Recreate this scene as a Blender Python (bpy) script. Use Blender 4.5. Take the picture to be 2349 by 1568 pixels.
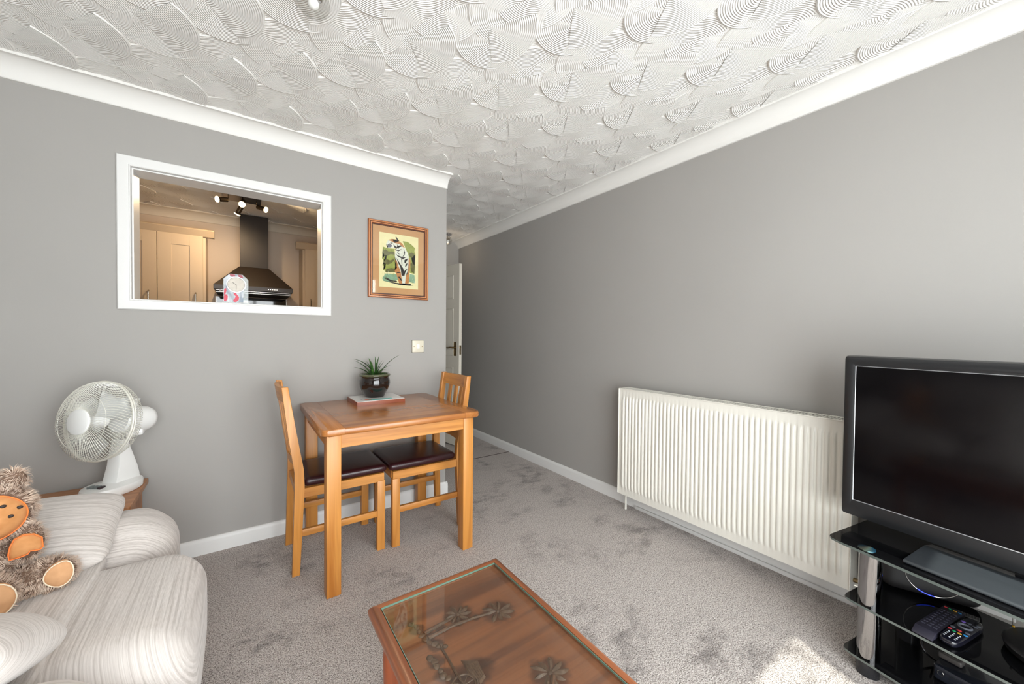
import bpy, bmesh, math, random
from mathutils import Vector, Matrix, noise
PI = math.pi
random.seed(7)
S = bpy.context.scene
COL = S.collection
for o in list(bpy.data.objects):
    bpy.data.objects.remove(o)

# ------------------------------------------------------------------ camera, sky, sun, exposure
cam_d = bpy.data.cameras.new('camera'); cam = bpy.data.objects.new('camera', cam_d); COL.objects.link(cam)
yaw, pitch, roll = math.radians(35.386), math.radians(-1.023), math.radians(0.499)
f = Vector((math.sin(yaw)*math.cos(pitch), math.cos(yaw)*math.cos(pitch), math.sin(pitch)))
r0 = Vector((math.cos(yaw), -math.sin(yaw), 0)); u0 = r0.cross(f)
rr = r0*math.cos(roll) + u0*math.sin(roll); uu = rr.cross(f)
m = Matrix((rr, uu, -f)).transposed().to_4x4(); m.translation = Vector((-1.2728, -2.6652, 1.2138))
cam.matrix_world = m
cam_d.sensor_width = 36.0; cam_d.lens = 36.0*873.51/2349.0; cam_d.clip_start = 0.02
S.camera = cam
S.view_settings.view_transform = 'Standard'; S.view_settings.look = 'None'
S.view_settings.gamma = 1.0; S.view_settings.use_curve_mapping = False
S.view_settings.exposure = 0.55
w = bpy.data.worlds.new('sky'); S.world = w; w.use_nodes = True
bg = w.node_tree.nodes['Background']; bg.inputs[0].default_value = (0.97, 0.96, 1.02, 1); bg.inputs[1].default_value = 8.0
sun_d = bpy.data.lights.new('sun', 'SUN'); sun = bpy.data.objects.new('sun', sun_d); COL.objects.link(sun)
sun_d.energy = 4.8; sun_d.angle = math.radians(0.6); sun_d.color = (1.0, 0.95, 0.89)
sd = Vector((0.36, 0.933, -1.217)).normalized()
sun.rotation_euler = sd.to_track_quat('-Z', 'Y').to_euler()
sun.location = (-2, -6, 5)
# sampling portals in the glazed openings of the front wall (they emit nothing of their own)
for x0, x1 in ((-2.05, -0.031), (0.029, 0.52)):
    pd = bpy.data.lights.new('window_portal', 'AREA'); po = bpy.data.objects.new('window_portal', pd); COL.objects.link(po)
    pd.shape = 'RECTANGLE'; pd.size = x1-x0; pd.size_y = 2.05; pd.cycles.is_portal = True
    po.location = ((x0+x1)/2, -3.66, 1.06); po.rotation_euler = (PI/2, 0, PI)
    po.rotation_euler = Vector((0, 1, 0)).to_track_quat('-Z', 'Z').to_euler()
S.cycles.max_bounces = 10; S.cycles.diffuse_bounces = 6; S.cycles.glossy_bounces = 5; S.cycles.transmission_bounces = 8
S.cycles.transparent_max_bounces = 16
S.cycles.caustics_reflective = False; S.cycles.caustics_refractive = False
S.cycles.sample_clamp_indirect = 8.0

# ------------------------------------------------------------------ helpers: objects
def link(name, me, parent=None, kind=None):
    o = bpy.data.objects.new(name, me); COL.objects.link(o)
    if parent is not None: o.parent = parent
    if kind: o['kind'] = kind
    return o
def thing(name, label, cat, loc=(0, 0, 0), rz=0.0, group=None):
    o = bpy.data.objects.new(name, None); COL.objects.link(o)
    o.empty_display_size = 0.05; o.location = loc; o.rotation_euler = (0, 0, rz)
    o['label'] = label; o['category'] = cat
    if group: o['group'] = group
    return o
def tag(o, label, cat, group=None):
    o['label'] = label; o['category'] = cat
    if group: o['group'] = group
    return o
def finish(bm, mats, smooth=35):
    me = bpy.data.meshes.new('mesh')
    bmesh.ops.recalc_face_normals(bm, faces=bm.faces)
    bm.to_mesh(me); bm.free()
    for mm in (mats if isinstance(mats, (list, tuple)) else [mats]): me.materials.append(mm)
    if smooth is not None:
        me.polygons.foreach_set('use_smooth', [True]*len(me.polygons))
        me.set_sharp_from_angle(angle=math.radians(smooth))
    return me
def obj(name, bm, mats, parent=None, kind=None, smooth=35, label=None):
    o = link(name, finish(bm, mats, smooth), parent, kind)
    if label: o['label'] = label
    return o
def struct(name, bm, mats, parent=None, smooth=35):
    return obj(name, bm, mats, parent, 'structure', smooth)
# ------------------------------------------------------------------ helpers: geometry
def box(bm, x0, x1, y0, y1, z0, z1, bev=0.0, seg=2, mi=0, M=None):
    g = bmesh.ops.create_cube(bm, size=1.0); vs = g['verts']
    for v in vs:
        v.co = Vector(((x0+x1)/2+v.co.x*(x1-x0), (y0+y1)/2+v.co.y*(y1-y0), (z0+z1)/2+v.co.z*(z1-z0)))
    fs = set(fc for v in vs for fc in v.link_faces)
    if bev > 0:
        es = list(set(e for v in vs for e in v.link_edges))
        r = bmesh.ops.bevel(bm, geom=es, offset=bev, segments=seg, profile=0.5, affect='EDGES')
        fs = set(fc for v in r['verts'] for fc in v.link_faces) | set(x for x in fs if x.is_valid)
    allv = set(v for fc in fs for v in fc.verts)
    for fc in fs: fc.material_index = mi
    if M is not None:
        for v in allv: v.co = M @ v.co
    return allv
def cyl(bm, p0, p1, r0_, r1_=None, n=24, cap=True, mi=0):
    r1_ = r0_ if r1_ is None else r1_
    p0 = Vector(p0); p1 = Vector(p1); d = (p1-p0).normalized()
    a = d.orthogonal().normalized(); b = d.cross(a)
    rings = []
    for p, r in ((p0, r0_), (p1, r1_)):
        rings.append([bm.verts.new(p+(a*math.cos(2*PI*k/n)+b*math.sin(2*PI*k/n))*r) for k in range(n)])
    for k in range(n):
        fc = bm.faces.new((rings[0][k], rings[0][(k+1) % n], rings[1][(k+1) % n], rings[1][k])); fc.material_index = mi
    if cap:
        bm.faces.new(rings[0][::-1]).material_index = mi; bm.faces.new(rings[1]).material_index = mi
def lathe(bm, prof, n=40, M=None, mi=0, close=False, sy=1.0):
    rings = []
    for (r, z) in prof:
        if r < 1e-6:
            v = bm.verts.new((0, 0, z)); rings.append([v]*n)
        else:
            rings.append([bm.verts.new((r*math.cos(2*PI*k/n), sy*r*math.sin(2*PI*k/n), z)) for k in range(n)])
    for i in range(len(rings)-1):
        A, B = rings[i], rings[i+1]
        for k in range(n):
            q = [A[k], A[(k+1) % n], B[(k+1) % n], B[k]]
            qq = []
            for v in q:
                if v not in qq: qq.append(v)
            if len(qq) >= 3: bm.faces.new(qq).material_index = mi
    if M is not None:
        for v in set(v for r in rings for v in r): v.co = M @ v.co
def tube(bm, pts, r, n=8, closed=False, mi=0, cap=True):
    pts = [Vector(p) for p in pts]; N = len(pts); rings = []
    ref = None
    for i in range(N):
        if closed: t = (pts[(i+1) % N]-pts[i-1]).normalized()
        else: t = (pts[min(i+1, N-1)]-pts[max(i-1, 0)]).normalized()
        if ref is None: ref = t.orthogonal().normalized()
        ref = (ref - t*ref.dot(t)); ref = ref.normalized() if ref.length > 1e-6 else t.orthogonal().normalized()
        b = t.cross(ref); rad = r[i] if isinstance(r, (list, tuple)) else r
        rings.append([bm.verts.new(pts[i]+(ref*math.cos(2*PI*k/n)+b*math.sin(2*PI*k/n))*rad) for k in range(n)])
    for i in range(N if closed else N-1):
        A, B = rings[i], rings[(i+1) % N]
        for k in range(n): bm.faces.new((A[k], A[(k+1) % n], B[(k+1) % n], B[k])).material_index = mi
    if cap and not closed:
        bm.faces.new(rings[0][::-1]).material_index = mi; bm.faces.new(rings[-1]).material_index = mi
def prism(bm, prof, axis, a, b, mi=0, caps=True):
    # prof: 2D points; axis 'x': (y,z) | 'y': (x,z) | 'z': (x,y)
    def P(p, t): return {'x': (t, p[0], p[1]), 'y': (p[0], t, p[1]), 'z': (p[0], p[1], t)}[axis]
    A = [bm.verts.new(P(p, a)) for p in prof]; B = [bm.verts.new(P(p, b)) for p in prof]; n = len(prof)
    for k in range(n): bm.faces.new((A[k], A[(k+1) % n], B[(k+1) % n], B[k])).material_index = mi
    if caps:
        bm.faces.new(A[::-1]).material_index = mi; bm.faces.new(B).material_index = mi
    return A+B
def soft(bm, c, h, r, n=14, puff=(0, 0, 0), M=None, mi=0, fn=None):
    """rounded box: centre c, half sizes h, corner radius r; puff bulges the faces outwards"""
    vs = {}
    def P(i, j, k):
        key = (i, j, k)
        if key in vs: return vs[key]
        t = [math.sin((q/n*2-1)*PI/2)*0.55+(q/n*2-1)*0.45 for q in (i, j, k)]
        p = [t[a]*h[a] for a in range(3)]
        q = [max(-(h[a]-r), min(h[a]-r, p[a])) for a in range(3)]
        d = Vector([p[a]-q[a] for a in range(3)])
        if d.length > 1e-9: p2 = Vector(q)+d.normalized()*r
        else: p2 = Vector(p)
        bl = [puff[a]*(1-t[(a+1) % 3]**2)*(1-t[(a+2) % 3]**2)*t[a] for a in range(3)]
        p2 += Vector(bl)
        if fn: p2 = fn(p2)
        p2 += Vector(c)
        if M is not None: p2 = M @ p2
        vs[key] = bm.verts.new(p2); return vs[key]
    for a in range(3):
        for s in (0, n):
            for i in range(n):
                for j in range(n):
                    def K(x, y):
                        q = [0, 0, 0]; q[a] = s; q[(a+1) % 3] = x; q[(a+2) % 3] = y; return P(*q)
                    fc = bm.faces.new((K(i, j), K(i+1, j), K(i+1, j+1), K(i, j+1))); fc.material_index = mi
def NB(): return bmesh.new()

# ------------------------------------------------------------------ helpers: materials
def L(c): # sRGB 0-255 -> linear
    return tuple(((x/255)/12.92 if x/255 <= 0.04045 else ((x/255+0.055)/1.055)**2.4) for x in c)+(1,)
class NT:
    def __init__(s, name):
        s.m = bpy.data.materials.new(name); s.m.use_nodes = True; s.t = s.m.node_tree
        s.b = s.t.nodes['Principled BSDF']
    def n(s, typ, **kw):
        nd = s.t.nodes.new(typ)
        for k, v in kw.items():
            if hasattr(nd, k): setattr(nd, k, v)
        return nd
    def l(s, a, b): s.t.links.new(a, b)
    def coord(s, scale=(1, 1, 1), rot=(0, 0, 0), kind='Object'):
        tc = s.n('ShaderNodeTexCoord'); mp = s.n('ShaderNodeMapping')
        mp.inputs['Scale'].default_value = scale; mp.inputs['Rotation'].default_value = rot
        s.l(tc.outputs[kind], mp.inputs[0]); return mp.outputs[0]
    def noise(s, vec, scale=5, detail=4, rough=.5, dist=0):
        nd = s.n('ShaderNodeTexNoise'); nd.inputs['Scale'].default_value = scale; nd.inputs['Detail'].default_value = detail
        nd.inputs['Roughness'].default_value = rough; nd.inputs['Distortion'].default_value = dist
        s.l(vec, nd.inputs['Vector']); return nd.outputs[0]
    def ramp(s, fac, stops):
        nd = s.n('ShaderNodeValToRGB'); cr = nd.color_ramp
        while len(cr.elements) < len(stops): cr.elements.new(0.5)
        for e, (p, c) in zip(cr.elements, stops): e.position = p; e.color = c
        s.l(fac, nd.inputs[0]); return nd.outputs[0]
    def math(s, op, a, b=None, c=None):
        nd = s.n('ShaderNodeMath'); nd.operation = op
        for i, x in enumerate((a, b, c)):
            if x is None: continue
            if isinstance(x, (int, float)): nd.inputs[i].default_value = x
            else: s.l(x, nd.inputs[i])
        return nd.outputs[0]
    def mix(s, fac, a, b, mode='MIX'):
        nd = s.n('ShaderNodeMix'); nd.data_type = 'RGBA'; nd.blend_type = mode
        if isinstance(fac, (int, float)): nd.inputs[0].default_value = fac
        else: s.l(fac, nd.inputs[0])
        for i, x in ((6, a), (7, b)):
            if isinstance(x, tuple): nd.inputs[i].default_value = x
            else: s.l(x, nd.inputs[i])
        return nd.outputs[2]
    def bump(s, h, strength=.3, dist=.002, prev=None):
        nd = s.n('ShaderNodeBump'); nd.inputs['Strength'].default_value = strength; nd.inputs['Distance'].default_value = dist
        s.l(h, nd.inputs['Height'])
        if prev: s.l(prev, nd.inputs['Normal'])
        return nd.outputs[0]
def plain(name, c, rough=.5, metal=0, spec=.5, nz=0, nscale=60, bump=0, coat=0, emit=None, estr=0):
    t = NT(name); b = t.b
    b.inputs['Base Color'].default_value = L(c); b.inputs['Roughness'].default_value = rough
    b.inputs['Metallic'].default_value = metal; b.inputs['Specular IOR Level'].default_value = spec
    b.inputs['Coat Weight'].default_value = coat
    v = t.coord(); nn = t.noise(v, nscale, 3)
    if nz:
        c2 = tuple(max(0, x-nz) for x in c)
        t.l(t.ramp(nn, [(.35, L(c2)), (.65, L(c))]), b.inputs['Base Color'])
    if bump: t.l(t.bump(nn, bump, .001), b.inputs['Normal'])
    if emit: b.inputs['Emission Color'].default_value = L(emit); b.inputs['Emission Strength'].default_value = estr
    return t.m
def wood(name, light, dark, axis='z', rough=.4, g=1.0, coat=.1, knots=False):
    t = NT(name); b = t.b
    sc = {'x': (.6, 9, 9), 'y': (9, .6, 9), 'z': (9, 9, .6)}[axis]
    v = t.coord(tuple(x*g for x in sc))
    big = t.noise(v, 1.6, 3, .5, 1.2)
    sc2 = {'x': (3, 130, 130), 'y': (130, 3, 130), 'z': (130, 130, 3)}[axis]
    v2 = t.coord(sc2); fine = t.noise(v2, 1.0, 4, .6, .3)
    c1 = t.ramp(big, [(.3, L(dark)), (.5, L(light)), (.62, L(tuple(min(255, x*1.05) for x in light))), (.75, L(tuple((a*2+b_)/3 for a, b_ in zip(light, dark))))])
    c2 = t.ramp(fine, [(.35, (.62, .55, .5, 1)), (.6, (1, 1, 1, 1))])
    t.l(t.mix(.35, c1, c2, 'MULTIPLY'), b.inputs['Base Color'])
    b.inputs['Roughness'].default_value = rough; b.inputs['Coat Weight'].default_value = coat; b.inputs['Coat Roughness'].default_value = .25
    t.l(t.bump(fine, .12, .001), b.inputs['Normal'])
    return t.m
def stripes(name, axis, fold=1.0, c=(206, 199, 194), d=(188, 180, 174)):
    # ribbed chenille: thin slubby stripes running along one axis
    t = NT(name); b = t.b
    tc = t.n('ShaderNodeTexCoord'); sp = t.n('ShaderNodeSeparateXYZ'); t.l(tc.outputs['Object'], sp.inputs[0])
    al, ac = (sp.outputs[0], sp.outputs[1]) if axis == 'x' else (sp.outputs[1], sp.outputs[0])
    z = sp.outputs[2]
    def vec(ka, kz, kl):
        cb = t.n('ShaderNodeCombineXYZ')
        t.l(t.math('ADD', t.math('MULTIPLY', ac, ka), t.math('MULTIPLY', z, kz)), cb.inputs[0])
        t.l(t.math('MULTIPLY', t.math('SUBTRACT', al, t.math('MULTIPLY', z, fold)), kl), cb.inputs[1]); return cb.outputs[0]
    s1 = t.noise(vec(210, 75*fold, 3), 1, 2, .5)
    s2 = t.noise(vec(480, 180*fold, 45), 1, 3, .6)
    s3 = t.noise(t.coord((500, 500, 500)), 1, 2, .6)
    col = t.ramp(s1, [(.38, L(d)), (.5, L(c)), (.64, L(tuple(min(255, x+8) for x in c)))])
    col = t.mix(.5, col, t.ramp(s2, [(.38, (.74, .72, .70, 1)), (.6, (1, 1, 1, 1))]), 'MULTIPLY')
    t.l(col, b.inputs['Base Color']); b.inputs['Roughness'].default_value = .95
    b.inputs['Specular IOR Level'].default_value = .15; b.inputs['Sheen Weight'].default_value = .25
    n1 = t.bump(s1, .25, .002); n2 = t.bump(s2, .3, .0012, n1); t.l(t.bump(s3, .25, .001, n2), b.inputs['Normal'])
    return t.m
def glass(name, tint=(1, 1, 1, 1), rough=0.0, ior=1.45):
    t = NT(name); b = t.b; b.inputs['Base Color'].default_value = tint; b.inputs['Roughness'].default_value = rough
    b.inputs['Transmission Weight'].default_value = 1.0; b.inputs['IOR'].default_value = ior
    return t.m
def pane(name, tint=(.96, .99, .97, 1), refl=.5):
    # thin clear sheet: see-through with a real mirror-like sheen at grazing angles
    t = NT(name); t.t.nodes.remove(t.b)
    out = t.t.nodes['Material Output']
    tr = t.n('ShaderNodeBsdfTransparent'); tr.inputs[0].default_value = tint
    gl = t.n('ShaderNodeBsdfGlossy'); gl.inputs['Roughness'].default_value = .015
    fr = t.n('ShaderNodeFresnel'); ge = t.n('ShaderNodeNewGeometry'); t.l(t.math('MULTIPLY_ADD', ge.outputs['Backfacing'], 1/1.5-1.5, 1.5), fr.inputs[0])
    mx = t.n('ShaderNodeMixShader'); t.l(fr.outputs[0], mx.inputs[0]); t.l(tr.outputs[0], mx.inputs[1]); t.l(gl.outputs[0], mx.inputs[2])
    t.l(mx.outputs[0], out.inputs[0]); return t.m

# paint
def paint(name, c, rough=.75, nz=3):
    t = NT(name); b = t.b; v = t.coord(); n1 = t.noise(v, 1.1, 3); n2 = t.noise(v, 420, 2)
    t.l(t.ramp(n1, [(.3, L(tuple(x-nz for x in c))), (.7, L(c))]), b.inputs['Base Color'])
    b.inputs['Roughness'].default_value = rough; b.inputs['Specular IOR Level'].default_value = .3
    t.l(t.bump(n2, .12, .001), b.inputs['Normal']); return t.m
M_wall = paint('grey_wall_paint', (163, 160, 156))
M_trim = paint('white_gloss_trim', (224, 223, 221), .35, 1)
M_cove = paint('white_cove_paint', (230, 228, 224), .7, 1)
M_kwall = paint('kitchen_wall_paint', (218, 202, 186), .7)
M_out = paint('outside_render', (200, 196, 188), .9)
def carpet():
    t = NT('grey_carpet'); b = t.b; v = t.coord()
    tuft = t.noise(v, 210, 3, .75); mid = t.noise(v, 80, 3, .65); big = t.noise(v, 2.0, 5, .65, .25); big2 = t.noise(t.coord((1, 1.5, 1)), 6, 5, .7, .3)
    col = t.ramp(tuft, [(.36, L((92, 82, 77))), (.46, L((182, 171, 165))), (.56, L((232, 224, 219)))])
    c2 = t.ramp(mid, [(.36, (.74, .73, .72, 1)), (.58, (1, 1, 1, 1))])
    patch = t.math('MULTIPLY', t.ramp(big, [(.48, (0, 0, 0, 1)), (.60, (1, 1, 1, 1))]), t.ramp(big2, [(.44, (0, 0, 0, 1)), (.62, (1, 1, 1, 1))]))
    col = t.mix(.6, col, c2, 'MULTIPLY')
    col = t.mix(patch, col, t.mix(1.0, col, (.50, .49, .49, 1), 'MULTIPLY'))
    t.l(col, b.inputs['Base Color']); b.inputs['Roughness'].default_value = 1; b.inputs['Specular IOR Level'].default_value = .05
    b.inputs['Sheen Weight'].default_value = .15
    n1 = t.bump(mid, .8, .012); t.l(t.bump(tuft, .9, .006, n1), b.inputs['Normal']); return t.m
M_carpet = carpet()
def artex():
    t = NT('combed_ceiling_plaster'); b = t.b
    uv = t.n('ShaderNodeUVMap'); sp = t.n('ShaderNodeSeparateXYZ'); t.l(uv.outputs[0], sp.inputs[0])
    s = t.math('SINE', t.math('MULTIPLY', sp.outputs[0], 2*PI/.0078))
    amp = t.math('MULTIPLY', s, sp.outputs[1])
    b.inputs['Base Color'].default_value = L((240, 238, 234)); b.inputs['Roughness'].default_value = .8
    b.inputs['Specular IOR Level'].default_value = .25
    nz = t.noise(t.coord(), 200, 2)
    t.l(t.bump(nz, .08, .001, t.bump(amp, 1.0, .0012)), b.inputs['Normal']); return t.m
M_artex = artex()
M_oak_z = wood('honey_oak_upright', (196, 133, 62), (170, 104, 38), 'z')
M_oak_x = wood('honey_oak_long', (196, 133, 62), (170, 104, 38), 'x')
M_oak_y = wood('honey_oak_cross', (196, 133, 62), (170, 104, 38), 'y')
M_top_x = wood('tabletop_oak', (174, 112, 56), (150, 88, 38), 'x', .22, coat=.4)
M_top_y = wood('tabletop_oak_end', (170, 108, 54), (146, 86, 38), 'y', .22, coat=.4)
M_leather = plain('maroon_leather', (52, 24, 28), .28, nz=8, nscale=300, bump=.25)
M_chrome = plain('chrome', (225, 225, 228), .06, 1)
M_steel = plain('brushed_steel', (170, 165, 158), .25, 1)
M_black = plain('black_plastic', (22, 22, 24), .38)
M_blacks = plain('black_satin', (30, 30, 33), .22, coat=.3)
M_white = plain('white_plastic', (240, 240, 238), .28, coat=.3)
M_ivory = plain('ivory_plastic', (212, 205, 186), .35)
M_rad = plain('radiator_enamel', (226, 223, 214), .3, coat=.2)

# ------------------------------------------------------------------ room shell
H = 2.40; W = 1.009; YF = -3.60; XL = -2.75; YH = 2.30; KT = .13
AX0, AX1, AZ0, AZ1 = -1.717, -0.857, 1.376, 2.032
bm = NB(); box(bm, XL-.1, W+.1, YF-.10, YH+.1, -.1, 0.0); struct('floor', bm, M_carpet, smooth=None)
# back wall with serving hatch
bm = NB()
box(bm, XL, AX0, 0, KT, 0, H); box(bm, AX1, 0, 0, KT, 0, H); box(bm, AX0, AX1, 0, KT, 0, AZ0); box(bm, AX0, AX1, 0, KT, AZ1, H)
struct('wall_back', bm, M_wall, smooth=None)
bm = NB(); box(bm, W, W+.1, YF-.10, YH+.1, 0, H); struct('wall_right', bm, M_wall, smooth=None)
bm = NB(); box(bm, XL-.1, XL, YF-.10, 0, 0, H); struct('wall_left', bm, M_wall, smooth=None)
bm = NB(); box(bm, -.09, 0, KT, YH, 0, H); box(bm, -.09, W, YH, YH+.1, 0, H); struct('wall_hallway', bm, M_wall, smooth=None)
bm = NB(); box(bm, 0, .50, 1.75, 1.85, 0, H); box(bm, .50, W, 1.75, 1.85, 2.06, H); struct('wall_partition', bm, M_wall, smooth=None)
# kitchen shell
bm = NB(); box(bm, XL, -.09, 2.25, 2.35, 0, H); box(bm, XL-.1, XL, KT, 2.35, 0, H); struct('wall_kitchen', bm, M_kwall, smooth=None)
# front wall with glazed doors
bm = NB()
box(bm, XL-.1, -2.05, YF-.10, YF, 0, H); box(bm, .52, W, YF-.10, YF, 0, H); box(bm, -2.05, .52, YF-.10, YF, 2.10, H)
struct('wall_front', bm, M_wall, smooth=None)
M_upvc = plain('window_frame_white', (240, 240, 240), .3)
M_pane = pane('window_glass')
wi = 1
for x0, x1 in ((-2.05, -1.02), (-1.02, -0.001), (-0.001, .52)):
    bm = NB(); fr = .030
    box(bm, x0, x0+fr, YF-.09, YF-.02, 0.0, 2.10); box(bm, x1-fr, x1, YF-.09, YF-.02, 0.0, 2.10)
    box(bm, x0+fr, x1-fr, YF-.09, YF-.02, 0.0, .05); box(bm, x0+fr, x1-fr, YF-.09, YF-.02, 2.085, 2.10)
    wn = struct('window_%d' % wi, bm, M_upvc); wi += 1
    bm = NB(); box(bm, x0+fr, x1-fr, YF-.06, YF-.055, .05, 2.085); obj('pane', bm, M_pane, wn, smooth=None)

# ceiling: combed fan plaster, every sweep a slightly tilted disc sector
def ceiling():
    bm = NB(); uvl = bm.loops.layers.uv.new('UVMap')
    def quad(vs, uvs):
        fc = bm.faces.new(vs)
        for lp, q in zip(fc.loops, uvs): lp[uvl].uv = q
    vs = [bm.verts.new(p) for p in ((XL-.1, YF-.10, H), (W+.1, YF-.10, H), (W+.1, YH+.1, H), (XL-.1, YH+.1, H))]
    quad(vs, [((v.co.x*.8+v.co.y*.6), .7) for v in vs])
    top = [bm.verts.new((v.co.x, v.co.y, H+.1)) for v in vs]
    quad(top[::-1], [(0, 0)]*4)
    for i in range(4): quad([vs[i], vs[(i+1) % 4], top[(i+1) % 4], top[i]], [(0, 0)]*4)
    rnd = random.Random(3)
    def sweep(cx, cy, az, R_, k, dl, amp, half=PI*.62):
        # disc sector combed round (cx, cy), tilted so its far rim stands proud of the ceiling
        NR, NA = 3, 26; grid = []; dx, dy = math.cos(az), math.sin(az)
        for j in range(NA+1):
            an = az+(-1+2*j/NA)*half; row = []
            for i in range(NR+1):
                r = R_*i/NR; x, y = r*math.cos(an), r*math.sin(an)
                row.append((bm.verts.new((cx+x, cy+y, H-dl-k*(x*dx+y*dy))), r))
            x, y = (R_+.0012)*math.cos(an), (R_+.0012)*math.sin(an)
            row.append((bm.verts.new((cx+x, cy+y, H+.0015)), R_)); grid.append(row)
        for j in range(NA):
            for i in range(NR+1):
                q4 = [grid[j][i], grid[j][i+1], grid[j+1][i+1], grid[j+1][i]]
                if i == NR and (q4[0][0].co.z > H and q4[3][0].co.z > H): continue
                quad([q[0] for q in q4], [(q[1], amp if i < NR else 0) for q in q4])
    ox, oy = -.45, -1.345
    for i in range(-14, 14):
        for j in range(-12, 18):
            px = ox+.22*i+.0*j; py = oy+.242*j
            if (i+j) % 2: continue
            if px < XL-.05 or px > W+.05 or py < YF or py > YH: continue
            jx, jy = rnd.uniform(-.012, .012), rnd.uniform(-.012, .012); ja = rnd.uniform(-.08, .08)
            X, Y = px+jx, py+jy
            sweep(X+.235, Y+.085, PI*1.02+ja, .185, .034, .0003, .8)
            sweep(X+.225, Y-.02, PI*.25+ja, .150, .040, .0003, .8)
            sweep(X, Y, PI*.5+.30+ja, .150, .052, .0010, 1.0)
            sweep(X-.055, Y-.060, -.02+ja, .190, .044, .0030, 1.0, PI*.30)
    return bm
ME_ceil = ceiling()
struct('ceiling', ME_ceil, M_artex, smooth=30)

# coves
def cove_prof(sx=1):
    # distance from the wall, height
    pts = [(0, 2.315), (.012, 2.315), (.014, 2.318)]
    for k in range(11):
        a = k/10*PI/2; pts.append((.098-.083*math.cos(a), 2.318+.072*math.sin(a)))
    pts += [(.099, 2.385), (.108, 2.385), (.108, H+.001), (0, H+.001)]
    return pts
def cove(name, kind, pos, a, b):
    bm = NB(); p = cove_prof()
    if kind == 'back': prism(bm, [(pos-d, z) for d, z in p], 'x', a, b)
    if kind == 'front': prism(bm, [(pos+d, z) for d, z in p], 'x', a, b)
    if kind == 'right': prism(bm, [(pos-d, z) for d, z in p], 'y', a, b)
    if kind == 'left': prism(bm, [(pos+d, z) for d, z in p], 'y', a, b)
    struct(name, bm, M_cove, smooth=25)
cove('trim_1', 'back', 0, XL, 0.0)
cove('trim_2', 'right', W, YF, 1.75)
cove('trim_3', 'left', XL, YF, 0)
cove('trim_4', 'front', YF, XL, W)
cove('trim_5', 'right', W, 1.85, YH)
bm = NB(); p = cove_prof(); prism(bm, [(2.25-d, z) for d, z in p], 'x', XL, -.09); struct('trim_6', bm, paint('kitchen_cove_paint', (226, 216, 200), .7, 1), smooth=25)
# skirting boards
sk = [(0, 0), (.016, 0), (.016, .066), (.013, .078), (.006, .085), (0, .086)]
bm = NB(); prism(bm, [(-d, z) for d, z in sk], 'x', XL, .014); struct('baseboard_back', bm, M_trim)
bm = NB(); prism(bm, [(d, z) for d, z in sk], 'y', -.0155, 1.75); struct('baseboard_hallway', bm, M_trim)
bm = NB(); prism(bm, [(W-d, z) for d, z in sk], 'y', YF, 1.75); struct('baseboard_right', bm, M_trim)
bm = NB(); prism(bm, [(XL+d, z) for d, z in sk], 'y', YF, -.016); struct('baseboard_left', bm, M_trim)
bm = NB(); box(bm, W-.030, W-.0165, YF, -1.0, 0, .022, .003); struct('trim_7', bm, M_trim)
# carpet join strip in the hallway
bm = NB(); box(bm, .012, W-.017, .560, .572, 0, .002, .0008, 1)
struct('trim_8', bm, plain('dark_carpet_seam', (96, 84, 78), .9, nz=20, nscale=300), smooth=None)
# serving hatch: lining boards and architrave
bm = NB()
t_ = .012
box(bm, AX0-.0005, AX0+.006, -.004, KT+.004, AZ0, AZ1); box(bm, AX1-.006, AX1+.0005, -.004, KT+.004, AZ0, AZ1)
box(bm, AX0+.006, AX1-.006, -.004, KT+.004, AZ1-.006, AZ1+.0005); box(bm, AX0+.006, AX1-.006, -.004, KT+.004, AZ0-.0005, AZ0+.004)
struct('trim_9', bm, M_trim)
def archi(bm, x0, x1, z0, z1, wd):
    # mitred frame with a rounded face and a small inner bead
    prof = [(0, 0), (0, -.010), (.004, -.014), (wd-.010, -.016), (wd-.006, -.0145), (wd-.004, -.019), (wd, -.019), (wd+.002, -.016), (wd+.002, 0)]
    cs = [(x0, z0, 1, 1), (x1, z0, -1, 1), (x1, z1, -1, -1), (x0, z1, 1, -1)]
    rings = [[bm.verts.new((x+sx*d, y, z+sz*d)) for d, y in prof] for x, z, sx, sz in cs]
    n = len(prof)
    for i in range(4):
        A, B = rings[i], rings[(i+1) % 4]
        for k in range(n): bm.faces.new((A[k], A[(k+1) % n], B[(k+1) % n], B[k]))
bm = NB(); archi(bm, -1.771, -.805, 1.327, 2.088, .050); struct('trim_10', bm, M_trim, smooth=25)

# ------------------------------------------------------------------ hallway door (open leaf)
M_door = plain('cream_door_paint', (226, 219, 205), .4)
d = link('door_1', None, None, 'structure')
d.location = (.512, 1.735, 0); d.rotation_euler = (0, 0, math.radians(-80.3)+0)
DW, DH = .76, 1.975; panels = [(.10, .35, 1.60, 1.86), (.41, .66, 1.60, 1.86), (.10, .35, .98, 1.50), (.41, .66, .98, 1.50), (.10, .35, .20, .86), (.41, .66, .20, .86)]
bm = NB(); box(bm, 0, DW, -.0175, .0175, .012, DH, .001, 1)
for (a, b_, c, e) in panels:
    for s in (-1, 1):
        y0 = s*.0175
        def ring(ins, dep): return [bm.verts.new((x, y0+s*dep, z)) for x, z in ((a+ins, c+ins), (b_-ins, c+ins), (b_-ins, e-ins), (a+ins, e-ins))]
        rs = [ring(0, .0005), ring(.008, .006), ring(.020, .002), ring(.045, .0055)]
        for q in range(3):
            for k in range(4): bm.faces.new((rs[q][k], rs[q][(k+1) % 4], rs[q+1][(k+1) % 4], rs[q+1][k]))
        bm.faces.new(rs[3])
obj('door_leaf', bm, M_door, d, smooth=20)
M_brass = plain('aged_brass', (150, 128, 92), .3, 1)
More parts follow.
